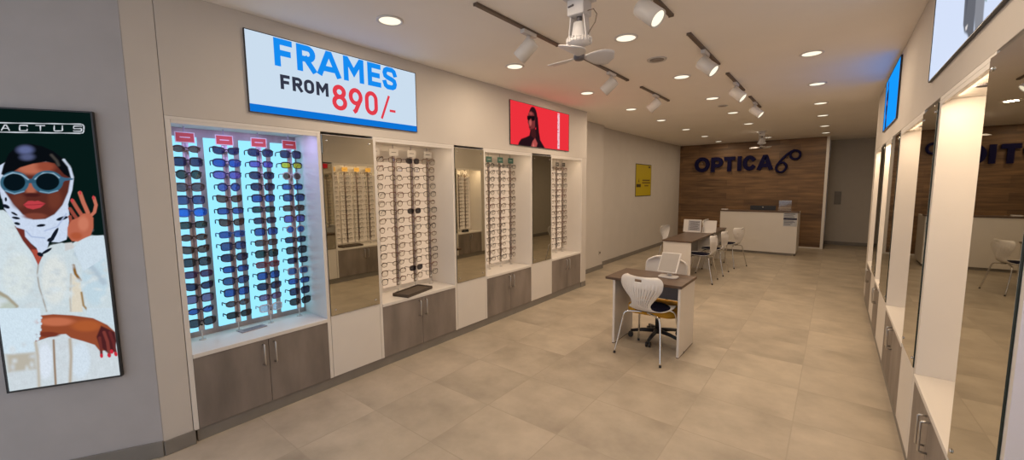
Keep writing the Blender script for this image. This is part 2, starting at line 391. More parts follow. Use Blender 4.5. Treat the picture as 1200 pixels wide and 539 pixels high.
S('baseboard_left_far', MB().box(-3.945, -3.9595, 7.966, YB-0.001, 0.001, 0.09), M['base'], 0.003)
# back: timber feature wall with a white edge trim, grey wall in the passage beside it
S('wall_back_timber', MB().box(-3.959, -0.235, YB, YB+0.06, 0.0, ZC-0.001), M['planks'])
S('wall_back', MB().box(-3.959, -0.17, YB+0.061, YB+1.3, 0.0, ZC-0.001), M['wall'])
S('trim_1', MB().box(-0.234, -0.17, YB-0.012, YB+0.06, 0.0, ZC-0.001), M['white'], 0.002)
S('trim_2', MB().box(-3.95, -0.235, YB-0.012, YB-0.0005, 0.001, 0.035), M['white'], 0.002)
S('wall_back_passage', MB().box(-0.169, 2.2, 15.0, 15.15, 0.0, ZC-0.001), M['farwall'])
S('baseboard_passage', MB().box(-0.155, 1.485, 14.985, 14.9995, 0.001, 0.10).box(-0.169, -0.155, YB+0.2, 14.985, 0.001, 0.10), M['base'], 0.003)
# right
S('wall_right', MB().box(XR, XR+0.5, -1.5, 8.1, ZT+0.022, ZC), M['wall'], 0.002)
S('wall_right_rear', MB().box(XR+0.455, XR+0.7, 0.79, 8.1, 0.0, ZT+0.02), M['wall'])
S('wall_right_front', MB().box(XR, XR+0.7, -1.5, 0.76, 0.0, ZT+0.02), M['wall'], 0.002)
S('wall_right_end', MB().box(XR, XR+0.455, 7.84, 8.1, 0.092, ZT+0.02), M['wall'], 0.002)
S('wall_right_return', MB().box(XR+0.71, 1.5, 7.95, 8.1, 0.0, ZC), M['farwall'])
S('wall_right_far', MB().box(1.5, 1.62, 7.95, 15.0, 0.0, ZC), M['farwall'])
S('baseboard_right_far', MB().box(1.485, 1.4995, 8.11, 14.98, 0.001, 0.10), M['base'], 0.003)
# plinths under the two runs of display furniture
S('trim_3', MB().box(XL-0.012, XL-0.40, 0.735, 6.34, 0.0, 0.0895), M['base'])
S('trim_4', MB().box(XL, XL-0.44, 6.2, 6.36, 0.0, 0.0915), M['base'])
S('trim_5', MB().box(XR+0.012, XR+0.40, 0.79, 8.08, 0.0, 0.0895), M['base'])

# ------------------------------------------------------------------ display furniture
def bay(side, y0, y1, label, panel, pucks, handles=True, led=None, group=None, wide=(0.03, 0.03), aim_w=None, lamp=True, rods=4):
    """niche with lit back over a two-door cupboard; side -1 = left run (opens towards +x), +1 = right run"""
    fx = XL if side < 0 else XR
    X = lambda d: fx+side*d
    t = thing('display_cabinet', label, 'display cabinet', (fx, (y0+y1)/2, 0), 0, group)
    D = 0.395
    MB().box(X(D), X(D+0.018), y0-0.01, y1+0.01, 0.60, ZT+0.015).build('back_panel', M['boardwood'] if panel == 'coolpanel' else M['white'], t)
    MB().box(X(0), X(D-0.0005), y0-wide[0], y0-0.0005, 0.0905, ZT).build('side_panel', M['white'], t, 0.0015)
    MB().box(X(0), X(D-0.0005), y1+0.0005, y1+wide[1], 0.0905, ZT).build('side_panel', M['white'], t, 0.0015)
    tp = MB().box(X(0), X(D-0.0005), y0-wide[0], y1+wide[1], ZT+0.0005, ZT+0.021).build('top_panel', M['white'], t)
    MB().box(X(-0.006), X(D-0.0005), y0, y1, 0.598, ZL).build('ledge', M['white'], t, 0.002)
    MB().box(X(0.021), X(D-0.001), y0, y1, 0.0905, 0.5975).build('carcass', M['greylam'], t)
    ym = (y0+y1)/2
    for a, b, hy in ((y0+0.001, ym-0.0015, ym-0.04), (ym+0.0015, y1-0.001, ym+0.04)):
        d = MB().box(X(0), X(0.02), a, b, 0.092, 0.5965).build('door', M['greylam'], t, 0.0015)
        if handles:
            MB().tube([(X(0.0), hy, 0.565), (X(-0.028), hy, 0.565), (X(-0.032), hy, 0.56), (X(-0.032), hy, 0.41), (X(-0.028), hy, 0.405), (X(0.0), hy, 0.405)], 0.0055, 10).build('handle', M['steel'], d)
    if panel:
        w = (y1-y0-0.012)/rods
        for k in range(rods):
            a = y0+0.006+k*w
            MB().box(X(D-0.0145), X(D-0.0005), a+0.03, a+w-0.012, 0.672, 2.135 if panel == 'coolpanel' else 2.02).build('light_panel', [M[panel]], t, 0.001)
    for y in pucks:
        p = MB().lathe([(0.034, 0.0), (0.034, 0.004), (0.026, 0.008), (0.022, 0.004), (0.001, 0.002)], (X(0.085), y, ZT-0.0005), 20, axis=(0, 0, -1)).build('puck_light', M['fangrey'], tp)
    MB().box(X(0.0005), X(0.012), y0+0.001, y1-0.001, ZT-0.022, ZT-0.0005).build('added_strip_cover', M['white'], t)  # added lip that keeps the lamp strip out of sight
    if led: area_light('led_strip', (X(0.031), ym, ZT-0.006), led[0], 0.02, led[1], t, (side*0.45, 0, -0.89), size_y=(y1-y0)*0.8)
    if lamp:
        area_light('niche_lamp', (X(0.031), ym, ZT-0.006), NICHE_W[side], 0.02, (1.0, 0.75, 0.49), t, (side*0.45, 0, -0.89), size_y=(y1-y0)*0.8)
    return t
def mirror_bay(side, y0, y1, label, clabel, skew=0.0):
    fx = XL if side < 0 else XR
    X = lambda d: fx+side*d
    g = thing('wall_mirror', label, 'mirror', (fx, (y0+y1)/2, 0.64), 0, 'tall mirrors between the display niches')
    MB().box(X(0.001), X(0.018), y0+0.001, y1-0.001, 0.645, ZT).build('backing_board', M['white'], g)
    gl = MB()      # a mirror may hang a few millimetres out of true: skew lifts its far edge off the board
    for e0, e1, d0, d1, mi in ((0.0015, 0.0, 0.006, -0.0005, 1), (0.0022, 0.0008, 0.0064, 0.0059, 0)):
        gl.prism([(y0+e0, -d0), (y1-e0, -d0-skew), (y1-e0, -d1-(skew if mi == 0 else 0)), (y0+e0, -d1)], lambda p, q, e1=e1: (X(q), p, 0.643+e1), lambda p, q, e1=e1: (X(q), p, ZT-0.004-e1), mi)
    gl.build('glass', [M['mirror'], M['mirroredge']], g)
    for y in (y0+0.045, y1-0.045):
        for z in (0.69, ZT-0.05):
            MB().lathe([(0.009, 0), (0.009, 0.004), (0.005, 0.007), (0.0005, 0.0075)], (X(-0.0062-skew*(y-y0)/(y1-y0)), y, z), 14, axis=(-side, 0, 0)).build('screw_cap', M['chrome'], g)
    c = thing('cupboard', clabel, 'cupboard', (fx, (y0+y1)/2, 0.09), 0, 'plain white cupboards below the mirrors')
    MB().box(X(0.019), X(0.39), y0+0.001, y1-0.001, 0.0905, 0.640).build('carcass', M['white'], c)
    MB().box(X(0), X(0.0185), y0+0.0015, y1-0.0015, 0.092, 0.640).build('door', M['white'], c, 0.0015)

bay(-1, 0.745, 1.69, 'sunglasses niche with bright blue-white backlight above grey wood doors, nearest on the left wall', 'coolpanel', (0.837, 1.076, 1.305, 1.546), led=(3.2, (0.50, 0.44, 1.0)), group='lit display niches of the left run', lamp=False)
mirror_bay(-1, 1.722, 2.209, 'tall bronze mirror between the blue-lit sunglasses niche and the dark tray niche', 'plain white cupboard under the mirror right of the blue-lit niche')
bay(-1, 2.240, 3.205, 'display niche with white brand cards and a dark tray on its ledge', 'warmpanel', (2.415, 2.586, 3.101), group='lit display niches of the left run')
mirror_bay(-1, 3.238, 3.724, 'tall bronze mirror left of the niche with the teal cards', 'plain white cupboard left of the teal card niche')
bay(-1, 3.755, 4.712, 'display niche with teal brand cards under the red screen', 'warmpanel', (3.93, 4.40), group='lit display niches of the left run')
mirror_bay(-1, 4.744, 5.230, 'tall dark bronze mirror below the right half of the red screen', 'plain white cupboard beside the last left cabinet')
bay(-1, 5.261, 6.172, 'last display niche of the left run, beside the bare wall', 'warmpanel', (5.45, 5.9), group='lit display niches of the left run')
bay(1, 0.80, 1.765, 'cool-lit display niche at the right picture edge beside the nearest mirror', None, (1.0, 1.5), led=(4.5, (0.84, 0.74, 1.0)), group='display niches of the right run', lamp=False)
mirror_bay(1, 1.799, 2.300, 'nearest tall mirror on the right wall reflecting the blue sign letters', 'plain white cupboard under the nearest right mirror', 0.0085)
bay(1, 2.334, 3.270, 'nearest fully visible right niche with a bright empty ledge', 'warmpanel', (2.5, 2.9), group='display niches of the right run', wide=(0.03, 0.05))
mirror_bay(1, 3.330, 3.830, 'second tall mirror from the camera on the right wall', 'plain white cupboard under the second right mirror')
bay(1, 3.865, 5.020, 'right niche with yellow brand cards seen in the near left mirror', 'warmpanel', (4.1, 4.6), group='display niches of the right run', wide=(0.03, 0.03))
mirror_bay(1, 5.060, 5.740, 'third tall mirror on the right wall, below the blue screen', 'plain white cupboard under the third right mirror')
bay(1, 5.775, 6.380, 'narrow right niche between the third and fourth right mirrors', 'warmpanel', (6.0,), group='display niches of the right run')
mirror_bay(1, 6.415, 6.920, 'fourth and farthest tall mirror on the right wall', 'plain white cupboard under the farthest right mirror')
bay(1, 6.955, 7.800, 'farthest right niche with a dark case on its ledge', 'warmpanel', (7.2, 7.6), group='display niches of the right run')

# ------------------------------------------------------------------ screens and posters
B8 = 5
def screen(name, label, side, y0, y1, z0, z1):
    fx = XL if side < 0 else XR
    t = thing(name, label, 'screen', (fx, (y0+y1)/2, z0))
    X = lambda d: fx+side*d
    b = 0.005
    mb = MB().box(X(-0.001), X(-0.016), y0, y1, z0, z0+b).box(X(-0.001), X(-0.016), y0, y1, z1-b, z1).box(X(-0.001), X(-0.016), y0, y0+b, z0+b, z1-b).box(X(-0.001), X(-0.016), y1-b, y1, z0+b, z1-b)
    mb.box(X(-0.001), X(-0.011), y0+b, y1-b, z0+b, z1-b)
    mb.build('screen_frame', M['black'], t)
    return t, X, b
t, X, b = screen('price_screen', 'wide white lit screen reading FRAMES FROM 890 above the left niches', -1, 1.20, 2.718, 2.306, 2.888)
MB().box(X(-0.0112), X(-0.0135), 1.20+b, 2.718-b, 2.306+b, 2.888-b).build('display_face', emit('screen_white', rgb(203, 221, 238), 1.0), t)
MB().box(X(-0.0136), X(-0.0145), 1.20+b, 2.718-b, 2.306+b, 2.366).build('blue_band', emit('screen_blue', rgb(12, 116, 214), 1.0), t)
blue_em = emit('letters_blue', rgb(22, 140, 240), 1.0); red_em = emit('letters_red', rgb(226, 62, 76), 1.0); ink_em = emit('letters_ink', rgb(52, 56, 72), 1.0)
def screen_text(word, z0, z1, w, m):
    mb = MB()
    for ch, y0, y1 in word: glyph(ch, y0, y1, z0, z1, w, lambda a, c, d: (X(-0.0147-d), a, c), 0.0, 0.0016, mb)
    mb.build('lettering', m, t)
screen_text((('F', 1.395, 1.528), ('R', 1.560, 1.710), ('A', 1.722, 1.920), ('M', 1.948, 2.140), ('E', 2.178, 2.315), ('S', 2.335, 2.490)), 2.672, 2.876, 0.044, blue_em)
screen_text((('F', 1.427, 1.497), ('R', 1.515, 1.592), ('O', 1.604, 1.684), ('M', 1.702, 1.803)), 2.506, 2.614, 0.024, ink_em)
screen_text((('8', 1.832, 1.966), ('9', 1.984, 2.116), ('0', 2.140, 2.270)), 2.410, 2.622, 0.036, red_em)
screen_text((('/', 2.300, 2.402),), 2.392, 2.612, 0.022, red_em)
screen_text((('-', 2.398, 2.462),), 2.462, 2.490, 0.022, red_em)

t, X, b = screen('portrait_screen', 'red lit screen showing a person in dark jacket and sunglasses', -1, 4.236, 5.735, 2.303, 2.876)
Kx = 1000.0
def P_(*pts): return [(round(y*1000), round(z*1000)) for y, z in pts]
red_ops = [
 ['p', P_((4.40, 2.300), (4.425, 2.345), (4.476, 2.393), (4.60, 2.430), (4.665, 2.455), (4.69, 2.54), (4.88, 2.56), (4.90, 2.44), (4.98, 2.37), (5.06, 2.300)), (38, 18, 24), 8],
 ['p', P_((4.70, 2.30), (4.74, 2.38), (4.80, 2.43), (4.86, 2.36), (4.83, 2.30)), (176, 78, 74), 10],
 ['p', P_((4.74, 2.30), (4.76, 2.36), (4.79, 2.30)), (210, 120, 110), 6],
 ['e', (P_((4.755, 2.70))[0], (105, 0), (0, 155)), (44, 18, 24), 8],
 ['p', P_((4.80, 2.80), (4.87, 2.72), (4.90, 2.52), (4.93, 2.42), (4.84, 2.44), (4.82, 2.6)), (42, 18, 22), 8],
 ['p', P_((4.640, 2.75), (4.70, 2.79), (4.77, 2.77), (4.80, 2.70), (4.80, 2.58), (4.74, 2.52), (4.67, 2.53), (4.645, 2.60), (4.625, 2.63)), (122, 48, 50), 8],
 ['e', (P_((4.69, 2.63))[0], (28, 0), (0, 40)), (186, 92, 86), 14],
 ['e', (P_((4.70, 2.755))[0], (40, 0), (0, 18)), (160, 74, 70), 10],
 ['p', P_((4.612, 2.715), (4.79, 2.735), (4.80, 2.68), (4.74, 2.655), (4.70, 2.69), (4.65, 2.650), (4.615, 2.67)), (22, 10, 16), 5],
 ['e', (P_((4.675, 2.565))[0], (24, 0), (0, 9)), (88, 26, 32), 5],
 ['p', P_((4.69, 2.54), (4.80, 2.57), (4.83, 2.46), (4.78, 2.42), (4.71, 2.45)), (66, 26, 28), 10],
]
red_ops += [['p', P_((5.393, 2.322), (5.455, 2.322), (5.455, 2.852), (5.393, 2.852)), (238, 196, 206), 3]]
gz = 2.845
for gl in ((0, 1, 2, 5), (0, 3), (0, 2, 4), (1, 3, 4), (0, 1, 2), (2, 5), (0, 3, 4), (1, 2)):     # eight upright marks down the white strip
    for q in gl:
        a, c = 5.397+0.018*(q % 3), gz-0.020-0.024*(q//3)
        red_ops.append(['p', P_((a, c), (a+0.013, c), (a+0.013, c+0.013), (a, c+0.013)), (205, 62, 84), 2])
    gz -= 0.066
picture('display_face', 4236+B8, 5735-B8, 2303+B8, 2876-B8, 150, 60, (236, 50, 60), red_ops, lambda a, c: (X(-0.0125), a/1000, c/1000), emit_attr('red_screen_glow', 1.0), t)

t, X, b = screen('lifestyle_screen', 'bright white lit screen with a grey-suited figure, top right above the mirrors', 1, 2.06, 3.675, 2.366, 2.95)
wh_ops = [
 ['p', P_((2.60, 2.366), (2.62, 2.41), (2.66, 2.50), (2.74, 2.62), (2.80, 2.80), (2.84, 2.96), (2.42, 2.96), (2.46, 2.70), (2.49, 2.50), (2.48, 2.366)), (138, 140, 148), 10],
 ['p', P_((2.69, 2.366), (2.74, 2.40), (2.80, 2.425), (2.84, 2.47), (2.86, 2.60), (2.88, 2.80), (2.88, 2.96), (2.70, 2.96), (2.66, 2.70), (2.62, 2.366)), (104, 106, 114), 8],
 ['p', P_((2.80, 2.50), (2.84, 2.62), (2.86, 2.80), (2.82, 2.80), (2.78, 2.62)), (88, 90, 102), 8],
 ['e', (P_((2.765, 2.437))[0], (22, 0), (0, 10)), (226, 220, 218), 4],
 ['s', P_((2.44, 2.60), (2.47, 2.50), (2.50, 2.47), (2.46, 2.45)), (120, 150, 140), 3, 4],
 ['p', P_((2.40, 2.366), (2.62, 2.366), (2.62, 2.376), (2.40, 2.376)), (70, 60, 56), 4],
]
picture('display_face', 2060+B8, 3675-B8, 2366+B8, 2950-B8, 160, 60, (214, 226, 250), wh_ops, lambda a, c: (X(-0.0125), a/1000, c/1000), emit_attr('white_screen_glow', 1.0), t)
t, X, b = screen('blue_screen', 'saturated blue lit screen high on the right wall with a dark figure', 1, 5.42, 6.82, 2.368, 2.955)
bl_ops = [
 ['p', P_((6.45, 2.37), (6.47, 2.56), (6.43, 2.72), (6.46, 2.82), (6.55, 2.84), (6.66, 2.80), (6.67, 2.62), (6.62, 2.50), (6.62, 2.37)), (40, 34, 62), 8],
 ['e', (P_((6.55, 2.88))[0], (58, 0), (0, 52)), (62, 40, 52), 6],
 ['e', (P_((6.56, 2.68))[0], (46, 0), (0, 30)), (150, 92, 118), 8],
 ['e', (P_((6.54, 2.52))[0], (40, 0), (0, 26)), (120, 76, 108), 8],
 ['p', P_((6.2, 2.368), (6.82, 2.368), (6.82, 2.385), (6.2, 2.385)), (30, 40, 70), 6],
]
picture('display_face', 5420+B8, 6820-B8, 2368+B8, 2955-B8, 120, 50, (20, 146, 246), bl_ops, lambda a, c: (X(-0.0125), a/1000, c/1000), emit_attr('blue_screen_glow', 1.15), t)

